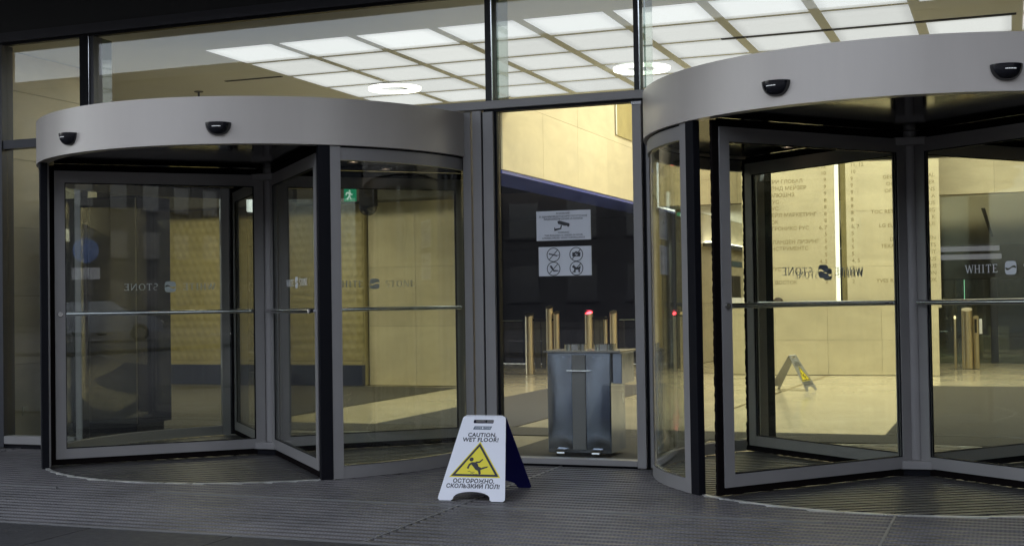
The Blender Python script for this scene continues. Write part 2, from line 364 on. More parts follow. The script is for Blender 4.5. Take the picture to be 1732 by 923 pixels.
for x in xs[1:-1]:
    for y0, y1 in ((5.86, 7.07), (7.085, 8.97)):
        if x == -.61: y1 = min(y1, 7.40)
        if y1 > y0: bx('joint_strip', 'dullstrip', x-.0075, x+.0075, y0, y1, -.014, .0012, em)
bx('joint_strip', 'dullstrip', -10.4, -6.0, 7.071, 7.084, -.014, .002, em)
bx('joint_strip', 'dullstrip', -5.2, -.95, 7.071, 7.084, -.014, .002, em)
bx('edge_strip', 'dullstrip', -10.4, 4.3, 5.835, 5.85, -.02, .003, em)

# ------------------------------------------------------------------ revolving doors
SER = {  # simple serif capitals, cell height 1: list of polygons
 'W': (1.25, [[(.02,1),(.16,1),(.42,.18),(.38,0),(.32,0)], [(.36,0),(.44,0),(.68,.86),(.62,1),(.60,.92)], [(.58,1),(.72,1),(.96,.18),(.92,0),(.86,0)], [(.90,0),(.97,0),(1.22,1),(1.16,1)], [(-.04,1),(.28,1),(.28,.96),(-.04,.96)], [(1.04,1),(1.3,1),(1.3,.96),(1.04,.96)]]),
 'H': (1.0, [[(.12,0),(.26,0),(.26,1),(.12,1)], [(.70,0),(.84,0),(.84,1),(.70,1)], [(.26,.48),(.70,.48),(.70,.54),(.26,.54)], [(.02,0),(.36,0),(.36,.04),(.02,.04)], [(.02,.96),(.36,.96),(.36,1),(.02,1)], [(.60,0),(.94,0),(.94,.04),(.60,.04)], [(.60,.96),(.94,.96),(.94,1),(.60,1)]]),
 'I': (.5, [[(.16,0),(.30,0),(.30,1),(.16,1)], [(.04,0),(.42,0),(.42,.04),(.04,.04)], [(.04,.96),(.42,.96),(.42,1),(.04,1)]]),
 'T': (.85, [[(.34,0),(.48,0),(.48,1),(.34,1)], [(.04,.94),(.78,.94),(.78,1),(.04,1)], [(.04,.78),(.08,.78),(.10,.95),(.04,.95)], [(.74,.78),(.78,.78),(.78,.95),(.72,.95)], [(.22,0),(.60,0),(.60,.04),(.22,.04)]]),
 'E': (.82, [[(.12,0),(.26,0),(.26,1),(.12,1)], [(.02,0),(.70,0),(.70,.06),(.02,.06)], [(.02,.94),(.68,.94),(.68,1),(.02,1)], [(.26,.48),(.54,.48),(.54,.54),(.26,.54)], [(.66,.05),(.72,.20),(.75,.20),(.70,0)], [(.64,.95),(.68,.80),(.70,.80),(.69,1)]]),
 'N': (1.05, [[(.12,0),(.19,0),(.19,1),(.12,1)], [(.10,1),(.28,1),(.92,.05),(.92,0),(.84,0)], [(.84,0),(.92,0),(.92,1),(.84,1)], [(0,0),(.31,0),(.31,.04),(0,.04)], [(.74,.96),(1.04,.96),(1.04,1),(.74,1)]]),
}
def ringpoly(cx, cy, ro, ri, sq=1, n=20):
    out = []
    for i in range(n):
        a, b = 2*math.pi*i/n, 2*math.pi*(i+1)/n
        out.append([(cx+ro*sq*math.cos(a), cy+ro*math.sin(a)), (cx+ro*sq*math.cos(b), cy+ro*math.sin(b)), (cx+ri*sq*.78*math.cos(b), cy+ri*math.sin(b)), (cx+ri*sq*.78*math.cos(a), cy+ri*math.sin(a))])
    return out
SER['O'] = (1.05, ringpoly(.5, .5, .5, .44, .95))
def s_poly():
    pts = []
    for i in range(17):
        t = i/16; a = R_(40+t*230); pts.append((.34+.25*math.cos(a), .75+.24*math.sin(a), .05+.05*math.sin(t*math.pi)))
    for i in range(1, 17):
        t = i/16; a = R_(90-t*230); pts.append((.34+.27*math.cos(a), .27+.25*math.sin(a), .10-.06*t))
    out = []
    for (x0, y0, w0), (x1, y1, w1) in zip(pts[:-1], pts[1:]):
        d = Vector((x1-x0, y1-y0)); 
        if d.length < 1e-4: continue
        nrm = Vector((-d.y, d.x)).normalized()
        out.append([(x0+nrm.x*w0/2, y0+nrm.y*w0/2), (x1+nrm.x*w1/2, y1+nrm.y*w1/2), (x1-nrm.x*w1/2, y1-nrm.y*w1/2), (x0-nrm.x*w0/2, y0-nrm.y*w0/2)])
    return out
SER['S'] = (.72, s_poly())
def logo_mesh(h, gap=1.0):
    """WHITE (emblem) STONE, centred on the emblem; returns polygons in plane units"""
    polys = []
    def word(w, x):
        for ch in w:
            adv, pl = SER[ch]
            for p in pl: polys.append([(x+a*h, (b-.5)*h) for a, b in p])
            x += (adv+.12)*h
        return x
    def width(w): return sum((SER[c][0]+.12)*h for c in w)
    em_ = h*.82
    word('WHITE', -em_-gap*h-width('WHITE')+.1*h); word('STONE', em_+gap*h)
    # emblem: a rounded pebble split by an S shaped gap into two halves
    def half(sgn):
        out = []; n = 14
        for i in range(n+1):
            t = math.pi*i/n
            c, s_ = math.cos(t), math.sin(t)
            out.append((em_*math.copysign(abs(c)**.45, c), h*.82*abs(s_)**.5))
        low = [(-em_*(1-2*i/10), h*(.12+.16*math.sin(math.pi*(2*i/10)-.2)*-1)) for i in range(11)]
        pl = out+low[1:-1]
        return [(x*sgn, y*sgn) for x, y in pl]
    polys.append(half(1)); polys.append(half(-1))
    return polys
def logo(name, h, mat, parent, mx, gap=1.0):
    mb = MB()
    for p in logo_mesh(h, gap): mb.prism(p, 0, .001, mx)
    return mb.build(name, mat, parent)
def wing_local(ang):   # local x = out along the wing, y = ccw normal
    return Matrix.Rotation(R_(ang), 4, 'Z')
def make_wing(root, ang, logos, jag=False):
    L = wing_local(ang)
    fr = MB()
    for a in ((.065, .14, -.022, .022, .05, 2.245), (1.585, 1.66, -.022, .022, .05, 2.245), (.14, 1.585, -.02, .02, .05, .126), (.14, 1.585, -.02, .02, 2.155, 2.245)): fr.box(*a, mx=L)
    w_ = fr.build('door_wing', 'silver', root)
    MB().box(.14, 1.585, -.005, .005, .126, 2.155, mx=L).build('pane', 'wingglass', w_)
    gk = MB()
    for y in (.0075, -.0145):
        for a in ((.14, 1.585, y, y+.007, .126, .132), (.14, 1.585, y, y+.007, 2.149, 2.155), (.14, .146, y, y+.007, .132, 2.149), (1.579, 1.585, y, y+.007, .132, 2.149)): gk.box(*a, mx=L)
    gk.build('gasket', 'black', w_)
    # bristle seals with a ragged outer edge
    br = MB()
    def ragged(p, q, ox, oz, n, amp):
        b = len(br.v)
        for i in range(n+1):
            t = i/n; x = p[0]+(q[0]-p[0])*t; z = p[1]+(q[1]-p[1])*t
            k = amp*random.random()
            for yy in (-.011, .011):
                br.v += [tuple(L @ Vector((x, yy, z))), tuple(L @ Vector((x+ox*(1-k), yy, z+oz*(1-k))))]
        for i in range(n):
            c = b+4*i
            br.f += [(c, c+1, c+5, c+4), (c+2, c+6, c+7, c+3), (c+1, c+3, c+7, c+5)]
    ragged((1.6605, .004), (1.6605, 2.284), .052, 0, 150, .3 if jag else .12)
    ragged((.07, .0495), (1.66, .0495), 0, -.046, 60, .05)
    ragged((.07, 2.2455), (1.66, 2.2455), 0, .052, 60, .03)
    br.build('bristle_seal', 'bristle', w_)
    hb = MB().cyl(L @ Vector((.10, -.062, 1.15)), L @ Vector((1.605, -.062, 1.15)), .0165, n=14)
    hb.cyl(L @ Vector((1.60, -.062, 1.15)), L @ Vector((1.60, -.022, 1.15)), .012, n=10).cyl(L @ Vector((.115, -.062, 1.15)), L @ Vector((.115, -.022, 1.15)), .012, n=10)
    hb.build('handle_bar', 'chrome', w_, smooth=True)
    MB().cyl(L @ Vector((1.622, .0225, 1.15)), L @ Vector((1.622, .036, 1.15)), .021, .018, n=18).build('bolt_cap', 'steel', w_, smooth=True)
    for (uc, zc, h, side, mat) in logos:
        if side > 0: mx = L @ Matrix.Translation((uc, .0062, zc)) @ Matrix(((-1,0,0,0),(0,0,1,0),(0,1,0,0),(0,0,0,1)))
        else: mx = L @ Matrix.Translation((uc, -.0062, zc)) @ Matrix(((1,0,0,0),(0,0,-1,0),(0,1,0,0),(0,0,0,1)))
        logo('lettering', h, mat, w_, mx)
    return w_
def sensor(root, c, ang):
    L = Matrix.Translation((c[0], c[1], 0)) @ wing_local(ang)
    mb = MB(); n = 20; m = 8
    # half-round hood: flat top, body bulging out and down
    for k in range(m+1):
        v = k/m; z = 2.43-.085*math.sin(v*math.pi/2); rr = .088*math.cos(v*math.pi/2*.97)**.8 if k < m else .004
        for i in range(n+1):
            t = -math.pi/2+math.pi*i/n
            mb.v.append(tuple(L @ Vector((1.784+.85*rr*math.cos(t), rr*math.sin(t), z))))
    for k in range(m):
        for i in range(n):
            a = k*(n+1)+i; mb.f.append((a, a+1, a+n+2, a+n+1))
    mb.f.append(tuple(range(n+1)))
    mb.f.append(tuple([k*(n+1) for k in range(m+1)]+[k*(n+1)+n for k in range(m, -1, -1)]))
    s_ = mb.build('motion_sensor', 'blacksensor', root, smooth=True)
    lb = MB()
    for i in range(7):
        t0, t1 = R_(-20+i*6), R_(-16+i*6)
        q = [L @ Vector((1.784+.85*.084*math.cos(t), .084*math.sin(t), z)) for t, z in ((t0, 2.406), (t1, 2.406), (t1, 2.398), (t0, 2.398))]
        lb.quad(*q)
    lb.build('maker_mark', 'markglow', s_)
M['blacksensor'] = pmat('glossy_black_plastic', (.012, .012, .016), .12, 0, .6)

def make_door(c, w0, label, logos, wname_rot, mat_rot, jag=()):
    root = empty('revolving_door', (c[0], c[1], 0)); tag(root, label, 'revolving door', 'glass revolving doors of the entrance')
    def B(mb, name, mat, smooth=False, **k): return mb.build(name, mat, root, smooth, **k)
    cx = cy = 0
    B(MB().arc(0, 0, 1.70, 1.786, 2.289, 2.611, 0, 360, 128), 'canopy', 'canopy', True)
    B(MB().arc(0, 0, 0.02, 1.699, 2.585, 2.605, 0, 360, 96), 'canopy_top', 'darkmetal')
    so = B(MB().arc(0, 0, 0.10, 1.6995, 2.300, 2.312, 0, 360, 96), 'canopy_soffit', 'blackgloss')
    for a, rr in ((-12, .87), (27, .93), (153, .99), (192, .9), (68, 1.1), (110, 1.1)):
        x, y = rr*math.cos(R_(a)), rr*math.sin(R_(a))
        d_ = MB().arc(x, y, .034, .05, 2.292, 2.2995, 0, 360, 20).build('downlight', 'darkmetal', root)
        MB().disc(x, y, .033, 2.2985, 20, False).build('bulb', 'spot', d_)
    # curved glazed side walls
    for s0 in (0, 180):
        B(MB().arc(0, 0, 1.72, 1.76, 0, .085, s0-43, s0+43, 40), 'curved_rail', 'silver', True)
        B(MB().arc(0, 0, 1.72, 1.76, 2.190, 2.276, s0-43, s0+43, 40), 'curved_rail', 'silver', True)
        B(MB().arc(0, 0, 1.725, 1.752, 2.2765, 2.2885, s0-48, s0+48, 40), 'shadow_gap', 'black')
        B(MB().arc(0, 0, 1.745, 1.762, .0855, .092, s0-43, s0+43, 40), 'curved_trim', 'chrome', True)
        B(MB().arc(0, 0, 1.735, 1.745, .0925, 2.1895, s0-43, s0+43, 40), 'curved_pane', 'curved', True)
        for sg in (-1, 1):
            a0, a1 = sorted((s0+sg*43.02, s0+sg*45.4)); B(MB().arc(0, 0, 1.70, 1.768, 0, 2.2885, a0, a1, 4), 'end_stile', 'silver')
            a0, a1 = sorted((s0+sg*45.42, s0+sg*48.2)); B(MB().arc(0, 0, 1.722, 1.772, 0, 2.2885, a0, a1, 4), 'rubber_buffer', 'black', bevel=.002)
        # post where the curved wall meets the facade
        sx = 1 if s0 == 0 else -1
        B(MB().box(*sorted((sx*1.765, sx*1.83)), -.16, -.06, 0, 2.62), 'facade_post', 'silver', bevel=.003)
        B(MB().box(*sorted((sx*1.7605, sx*1.7645)), -.15, -.07, 0, 2.2885), 'facade_gasket', 'black')
    # pivot
    hub = B(MB().cyl((0, 0, .10), (0, 0, 2.299), .062, n=24), 'pivot_column', 'silver', True)
    L = wing_local(w0+45)
    MB().box(-.12, .12, -.12, .12, .045, .098, mx=L).build('pivot_plate', 'silver', hub, bevel=.003)
    MB().box(-.12, .12, -.12, .12, 2.20, 2.252, mx=L).build('pivot_plate', 'silver', hub, bevel=.003)
    MB().box(-.10, .10, -.10, .10, .002, .044, mx=L).build('pivot_foot', 'black', hub)
    for k in range(4): make_wing(root, w0+90*k, logos.get(k, []), k in jag)
    for a in (-109.9, -69.65): sensor(root, (0, 0), a)
    # round mat inside the drum with a metal threshold ring
    B(MB().arc(0, 0, 1.722, 1.750, -.012, .004, -135, -45, 48), 'threshold_ring', 'ringmetal')
    B(MB().arc(0, 0, 1.722, 1.750, -.012, .004, 45, 135, 48), 'threshold_ring', 'ringmetal')
    mb = MB(); p = .088; k = -19
    for k in range(-19, 20):
        y0 = k*p; y1 = y0+p*.6; yy = max(abs(y0), abs(y1))
        if yy > 1.70: continue
        h = math.sqrt(1.715**2-yy*yy); Lr = wing_local(mat_rot)
        mb.box(-h, h, y0, y1, -.0125, -.001)
    om = mb.build('round_mat', 'ribdark', root); om.rotation_euler = (0, 0, R_(mat_rot))
    B(MB().disc(0, 0, 1.722, -.0132, 64), 'mat_bed', 'base')
    return root
# wings: 0 = front left, 1 = front right, 2 = back right, 3 = back left
lgL = {0: [(.80, 1.352, .052, -1, 'vinyl')], 1: [(.95, 1.36, .052, -1, 'vinyl')], 2: [(.86, 1.36, .052, -1, 'vinyl')]}
lgR = {0: [(.80, 1.36, .052, -1, 'vinylbacklit')], 3: [(.80, 1.36, .052, -1, 'vinylbacklit')], 1: [(.80, 1.36, .052, -1, 'vinyl')]}
dL = make_door(CL, -137.2, 'left revolving door with dim hall behind it and the yellow sign at its right foot', lgL, 0, 0)
dR = make_door(CR, -128.6, 'right revolving door cut by the frame edge, lettered stone wall seen through it', lgR, 0, 30, jag=(3,))

# ------------------------------------------------------------------ facade
fc = empty('glass_facade', (0, YF, 0)); tag(fc, 'tall dark framed glass facade around and above the two revolving doors', 'facade')
def F(name, mat, x0, x1, y0, y1, z0, z1, bevel=0): return bx(name, mat, x0, x1, y0-YF, y1-YF, z0, z1, fc, bevel)
F('spandrel_panel', 'spandrel', -14, 9, 9.0, 9.3, 3.60, 6.0)
F('head_beam', 'darkmetal', -14, 9, 8.96, 9.08, 3.515, 3.597)
F('head_gasket', 'black', -14, 9, 8.99, 9.05, 3.495, 3.5148)
ul = [(-8.16, -7.33), (-7.20, -3.62), (-3.56, -2.475), (-2.425, 1.9), (1.96, 5.0)]
for a, b in ul: F('upper_pane', 'glass', a, b, 9.02, 9.032, 2.690 if a > -8 else 2.66, 3.4948)
for a, b in ((-7.33, -7.245), (-3.62, -3.575), (-2.475, -2.44), (1.9, 1.96)):
    F('mullion', 'black' if a < -7 else 'spandrel', a, b, 8.965, 9.10, 2.69, 3.4948)
    F('mullion_edge', 'chrome', b+.0005, b+.007, 8.97, 8.985, 2.69, 3.4948)
    F('glass_fin', 'screenglass', b+.02, b+.035, 9.04, 9.24, 2.69, 3.4948)
F('mullion_cover', 'darkmetal', -7.236, -7.20, 8.985, 9.10, 2.69, 3.4948)
F('corner_column', 'darkmetal', -8.40, -8.16, 8.96, 9.10, 0, 3.4948)
F('side_transom', 'darkmetal', -8.1595, -7.0, 8.97, 9.07, 2.585, 2.659)
F('transom', 'silver', -4.6, -2.38, 8.95, 9.07, 2.627, 2.689, .003)
F('transom_gasket', 'black', -3.64, -2.42, 8.97, 9.05, 2.608, 2.6265)
F('side_pane', 'glass', -8.1595, -7.41, 9.02, 9.032, .10, 2.5848)
F('side_sill', 'silver', -8.1595, -7.41, 8.96, 9.07, .03, .0995, .003)
F('side_sill_foot', 'black', -8.1595, -7.41, 8.98, 9.06, -.01, .0295)
F('stile', 'silver', -3.642, -3.560, 8.95, 9.07, 0, 2.6075, .003)
F('stile', 'silver', -3.735, -3.662, 8.97, 9.07, 0, 2.626, .003)
F('stile', 'silver', -2.492, -2.425, 8.95, 9.07, 0, 2.6075, .003)
F('stile_gasket', 'black', -3.6615, -3.6425, 8.985, 9.06, 0, 2.6075)
F('stile_gasket', 'black', -3.5595, -3.540, 8.98, 9.05, .053, 2.6075)
F('stile_gasket', 'black', -2.4245, -2.405, 8.985, 9.06, 0, 2.6075)
F('fixed_pane', 'glass', -3.5395, -2.4925, 9.02, 9.032, .0535, 2.6075)
F('bottom_rail', 'silver', -3.5595, -2.4925, 8.95, 9.06, .012, .053, .002)
F('bottom_gasket', 'black', -3.5595, -2.4925, 8.97, 9.05, -.012, .0115)
F('door_magnet', 'chrome', -2.495, -2.42, 8.943, 8.949, 2.585, 2.606)
F('right_pane', 'glass', 1.18, 5.0, 9.02, 9.032, .10, 2.62)
F('right_transom', 'silver', 1.15, 5.0, 8.95, 9.07, 2.627, 2.689)
# walls of the building beyond the frame and the soffit over the entrance
bw = empty('building_wall', (0, 9, 0)); tag(bw, 'dark wall of the building either side of the glass facade', 'wall')
bx('wall_panel', 'spandrel', -30, -8.401, 0, .3, -.02, 6.0, bw); bx('wall_panel', 'spandrel', 5.001, 30, 0, .3, -.02, 3.514, bw)
sf = bx('entrance_soffit', 'spandrel', -30, 30, 5.9, 9.3, 4.2, 4.45); tag(sf, 'black soffit slab of the canopy above the entrance', 'soffit')

# ------------------------------------------------------------------ lobby shell
lf = MB().box(-26, 12, 9.06, 48, -.03, -.008).build('lobby_floor', 'floor'); tag(lf, kind='structure')
def struct(name, mat, *b, **k):
    o = bx(name, mat, *b); tag(o, kind='structure'); return o
def carpet(label, mat, x0, x1, y0, y1):
    tag(bx('carpet', mat, x0, x1, y0, y1, -.0075, .002), label, 'carpet')
carpet('long dark carpet right across the lobby just inside the doors', 'carpet', -14, 8, 10.95, 11.62)
carpet('dark carpet patch behind the side window at the far left', 'carpet', -14, CL[0]-1.8, 9.08, 10.94)
carpet('dark carpet strip between the drums under the steel cabinet', 'carpet', CL[0]+1.8, CR[0]-1.8, 9.08, 10.94)
carpet('dark carpet patch right of the right revolving door', 'carpet', CR[0]+1.8, 8, 9.08, 10.94)
carpet('slate grey carpet runner leading to the turnstiles, left of the beige floor', 'carpet2', -5.93, -4.45, 11.64, 17.7)
carpet('wide dark carpet on the right, ending before the bronze posts', 'carpet', -1.03, 8, 11.64, 18.0)
carpet('dark carpet at the far left before the embossed wall', 'carpet', -26, -7.28, 11.64, 16.8)
tag(MB().prism([(-2.88, 13.93), (-2.83, 13.93), (-2.60, 20.3), (-2.66, 20.3)], -.0075, -.006).build('floor_shadow', 'floorshadow'), 'thin brown painted shadow streak across the polished floor under the small sign', 'painted shadow')

def stone_wall(name, label, axis, pos, u0, u1, z0, z1, du, zs, mat='stone', thick=.2, depth=.02, off=0):
    """wall with separate stone panels; axis 'x': plane x=pos facing +x (off=-1: facing -x); axis 'y': plane y=pos facing -y"""
    root = empty(name, (0, 0, 0)); tag(root, label, 'wall')
    if axis == 'x': MB().box(pos-thick, pos-.022, u0, u1, z0, z1).build('joint_bed', 'joint', root)
    else: MB().box(u0, u1, pos+.022, pos+thick, z0, z1).build('joint_bed', 'joint', root)
    rows = [z0]+[z for z in zs if z0+.05 < z < z1-.05]+[z1]
    n = max(1, round((u1-u0)/du)); d = (u1-u0)/n
    for a, b in zip(rows[:-1], rows[1:]):
        for i in range(n):
            g_ = .0018; p = random.uniform(-.0012, .0012)
            lo, hi = u0+i*d+(g_ if i else 0), u0+(i+1)*d-(g_ if i < n-1 else 0)
            if axis == 'x': bx('stone_panel', mat, pos-.0218, pos+p, lo, hi, a+g_, b-g_, root)
            else: bx('stone_panel', mat, lo, hi, pos+p, pos+.0218, a+g_, b-g_, root)
    return root
stone_wall('stone_wall', 'beige stone wall seen through the narrow left window, with a socket low down', 'x', -8.48, 9.12, 10.62, 0, 3.545, 1.5, [.69, 1.315, 1.94, 2.565, 3.19])
# embossed wall at the back left
ew = empty('embossed_wall', (0, 17, 0)); tag(ew, 'yellowish embossed wall with navy skirting at the back of the left hall', 'wall')
mb = MB(); nx, nz = 258, 115; X0, X1, Z0, Z1 = -14.0, -8.84, .36, 2.66
for k in range(nz+1):
    for i in range(nx+1):
        u_, v_ = i/nx*5.16/.12, k/nz*2.30/.12
        hgt = (.5+.5*math.cos(2*math.pi*(u_+.5*(int(v_) % 2))))*(.5-.5*math.cos(2*math.pi*v_))
        mb.v.append((X0+(X1-X0)*i/nx, -.008-.013*hgt, Z0+(Z1-Z0)*k/nz))
for k in range(nz):
    for i in range(nx): a = k*(nx+1)+i; mb.f.append((a, a+1, a+nx+2, a+nx+1))
mb.build('embossed_panel', 'relief', ew, smooth=True)
bx('backing', 'relief', -14.0, -8.82, 0, .25, 0, 2.66, ew)
MB().box(-14.0, -8.82, -.10, -.002, .002, .30).build('skirting', 'navyband', ew)
MB().box(-14.0, -8.82, -.10, -.002, .302, .345).build('skirting_cap', 'relief', ew)
stone_wall('smooth_wall', 'smooth pale wall right of the embossed wall, seen past the left door', 'y', 17.1, -8.80, -7.28, 0, 2.70, .76, [.86, 1.72], 'stone2')
struct('hall_bulkhead', 'darkroom', -14, -7.2, 16.6, 17.4, 2.67, 3.545)
# grey cabinet block inside the left wall
cb = empty('equipment_cabinet', (-8.05, 10.35, 0)); tag(cb, 'tall grey brown cabinet with black side standing inside the left door', 'cabinet')
bx('carcass', 'navy', -.41, .43, -.24, .27, .10, 2.24, cb); bx('plinth', 'black', -.36, .38, -.20, .22, .002, .0995, cb)
for a, b in ((-.40, -.10), (-.095, .425)): bx('cabinet_door', 'greypanel', a, b, -.262, -.2405, .11, 2.22, cb, .002)
bx('corner_pad', 'socket', -.41, -.38, -.30, -.27, .06, .16, cb)
ws = empty('wall_socket', (-8.478, 9.58, .26)); tag(ws, 'small cream power socket low on the left stone wall', 'socket')
bx('cover_plate', 'socket', 0, .012, -.04, .04, -.04, .04, ws, .002)
MB().cyl((.0122, 0, 0), (.017, 0, 0), .024, n=20).build('socket_ring', 'socket', ws)
MB().cyl((.0173, -.009, 0), (.0178, -.009, 0), .004, n=8).cyl((.0173, .009, 0), (.0178, .009, 0), .004, n=8).build('pin_hole', 'black', ws)

# ceiling with luminous panels
ce = MB().box(-26, 8, 9.12, 14.6, 3.55, 3.80).build('lobby_ceiling', 'ceil'); tag(ce, kind='structure')
c2 = MB().box(-26, -5.70, 14.605, 17.4, 3.55, 3.80).build('hall_ceiling', 'ceil'); tag(c2, kind='structure')
pf = None
for i in range(13):
    for j in range(5):
        if i == 8 and j == 1: continue
        x, y = -6.88+i*.7815, 10.16+j*.782
        if x > 2.6: continue
        if pf is None: pf = MB().box(0, .69, 0, .70, -.004, -.001).build('light_panel', 'panel_light', ce); o = pf
        else: o = dup(pf, ce)
        o.location = (x, y, 3.55)
for x in (-6.98,):
    pass
bx('ceiling_slot', 'black', -7.65, -6.97, 11.63, 11.68, 3.545, 3.5495, ce)
bx('ceiling_track', 'black', -2.4, .1, 11.655, 11.675, 3.540, 3.5495, ce)
bx('ceiling_track', 'black', -2.4, .1, 11.695, 11.705, 3.540, 3.5495, ce)
for x, y, lb in ((-6.2, 12.72, 'ring shaped ceiling lamp at the left below the luminous panels'), (-3.43, 12.72, 'ring shaped ceiling lamp partly behind the mullion left of the right door')):
    rl = empty('ring_lamp', (x, y, 3.545)); tag(rl, lb, 'ceiling lamp', 'ring lamps under the luminous ceiling')
    MB().arc(0, 0, .195, .285, -.035, -.012, 0, 360, 48).build('lamp_ring', 'ring_light', rl, True)
    MB().arc(0, 0, .165, .295, -.0115, -.0062, 0, 360, 48).build('lamp_body', 'white', rl, True)
sp_ = empty('sprinkler', (-8.28, 12.09, 3.55)); tag(sp_, 'small sprinkler head under the ceiling above the left door', 'sprinkler')
MB().cyl((0, 0, -.001), (0, 0, -.07), .012, n=10).cyl((0, 0, -.0), (0, 0, -.008), .05, n=16).build('stem', 'darkmetal', sp_)
MB().cyl((0, 0, -.0705), (0, 0, -.076), .03, n=12).build('deflector', 'darkmetal', sp_)

# atrium: high walls over the turnstiles
stone_wall('atrium_side_wall', 'high beige stone wall running back above the turnstiles behind the middle pane', 'x', -5.69, 14.62, 21.98, 2.79, 6.4, 1.47, [3.65, 4.5, 5.36], 'stone2')
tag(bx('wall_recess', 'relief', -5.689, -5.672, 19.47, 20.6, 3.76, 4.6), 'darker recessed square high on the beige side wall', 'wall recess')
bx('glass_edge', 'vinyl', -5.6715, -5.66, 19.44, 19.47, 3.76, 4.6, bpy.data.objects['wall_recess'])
tag(bx('side_soffit', 'soffit_reflection', -6.35, -5.70, 14.62, 23.62, 2.745, 2.785), 'underside along the bottom of the beige side wall, painted with a blue reflection', 'soffit')
struct('dark_soffit', 'navy', -26, -6.36, 17.42, 23.62, 2.741, 2.90)
stone_wall('atrium_back_wall', 'high beige stone wall above the reception passage behind the lettered slabs', 'y', 22.0, -5.66, 8, 2.80, 6.4, 1.37, [3.65, 4.5, 5.36], 'stone')
tag(bx('dark_wall', 'navy', -26, -5.54, 23.4, 23.6, 0, 2.74), 'almost black navy wall behind the turnstiles', 'wall')
tag(bx('dark_pillar', 'navy', -5.53, -5.35, 21.9, 22.6, 0, 2.63), 'narrow black pillar beside the turnstiles seen through the curved glass', 'pillar')
struct('atrium_ceiling', 'ceil', -5.9, 8, 14.6, 22.3, 6.41, 6.5)
struct('ceiling_edge', 'ceil', -5.66, 8, 14.61, 14.8, 3.55, 6.40)
struct('atrium_right_wall', 'stone', 8.0, 8.2, 9.3, 48, 0, 6.5)
# passage under the back wall
struct('passage_ceiling', 'ceil', -5.6, 8, 22.25, 45, 2.79, 2.95)
tag(bx('ceiling_slot', 'black', -.47, -.40, 25.6, 38.5, 2.783, 2.7895), 'long black slot in the passage ceiling at the right', 'ceiling slot')
struct('passage_back_wall', 'greypanel', -5.6, 8, 45.01, 45.2, 0, 2.95)
tag(bx('light_box', 'white_strip', -2.4, -.29, 44.95, 45.0, 2.60, 2.76), 'upper of two pale light strips at the far end of the passage', 'light box')
tag(bx('light_box', 'white_strip', -2.4, -.23, 44.95, 45.0, 2.33, 2.50), 'lower of two pale light strips at the far end of the passage', 'light box')
sw = stone_wall('passage_side_wall', 'beige wall with a glowing ledge behind the reception desk', 'x', -5.35, 22.7, 44, 0, 2.785, 2.6, [1.1, 2.2], 'stone')
bx('ledge', 'darkmetal', -5.349, -5.10, 24.0, 30.5, 2.17, 2.235, sw)
bx('cove_lamp', 'cove', -5.32, -5.15, 24.05, 30.45, 2.236, 2.262, sw)
tag(bx('info_plate', 'badge', -5.349, -5.335, 26.65, 27.7, 1.84, 1.955), 'small blue grey plate on the beige wall under the glowing ledge', 'plate')
tag(bx('niche', 'greypanel', -5.349, -5.33, 26.65, 27.5, .4, 1.65), 'dark doorway in the beige wall left of the lettered slab', 'doorway')
ex = empty('exit_sign', (-5.30, 22.36, 2.66)); tag(ex, 'small green exit sign beside the black pillar near the glowing ledge', 'exit sign')
bx('sign_box', 'green', -.14, .10, 0, .03, -.05, .05, ex); bx('pictogram', 'signpict', -.08, -.02, -.004, -.0005, -.03, .03, ex)
ex = empty('exit_sign', (-8.50, 16.0, 2.69)); tag(ex, 'green exit sign hanging at the back of the left hall', 'exit sign')
bx('sign_box', 'green', -.10, .08, 0, .03, -.08, .10, ex)
flat('pictogram', [[(-.05,-.05),(-.02,-.01),(-.01,.02),(-.04,.03),(-.05,.0),(-.065,.01),(-.05,.05),(.01,.05),(.03,.02),(.05,.02),(.05,.01),(.025,.005),(.015,.02),(.01,-.01),(.03,-.05),(.015,-.055),(0,-.02),(-.03,-.06)], [(-.01,.055),(.01,.055),(.01,.075),(-.01,.075)]], 'signpict', ex, basis((-.01, -.003, 0), (1, 0, 0), (0, 0, 1)), .001)
def dome(name, x, y, z, lb):
    e = empty(name, (x, y, z)); tag(e, lb, 'camera', 'dark ceiling cameras in the left hall')
    bx('bracket', 'black', -.10, .12, -.06, .06, .10, .42, e)
    mb = MB(); n = 16
    for k in range(7):
        ph = math.pi/2*k/6
        for i in range(n): mb.v.append((.13*math.cos(ph)*math.cos(2*math.pi*i/n), .13*math.cos(ph)*math.sin(2*math.pi*i/n), .099-.13*math.sin(ph)))
    for k in range(6):
        for i in range(n): mb.f.append((k*n+i, k*n+(i+1) % n, (k+1)*n+(i+1) % n, (k+1)*n+i))
    mb.build('dome', 'blacksensor', e, True)
    MB().cyl((.0, -.12, .02), (.0, -.135, .015), .018, n=10).build('lens', 'chrome', e)
dome('security_camera', -8.18, 15.9, 2.42, 'black dome camera on a bracket beside the green exit sign')
dome('security_camera', -9.50, 16.0, 2.53, 'black dome camera seen through the right wing of the left door')

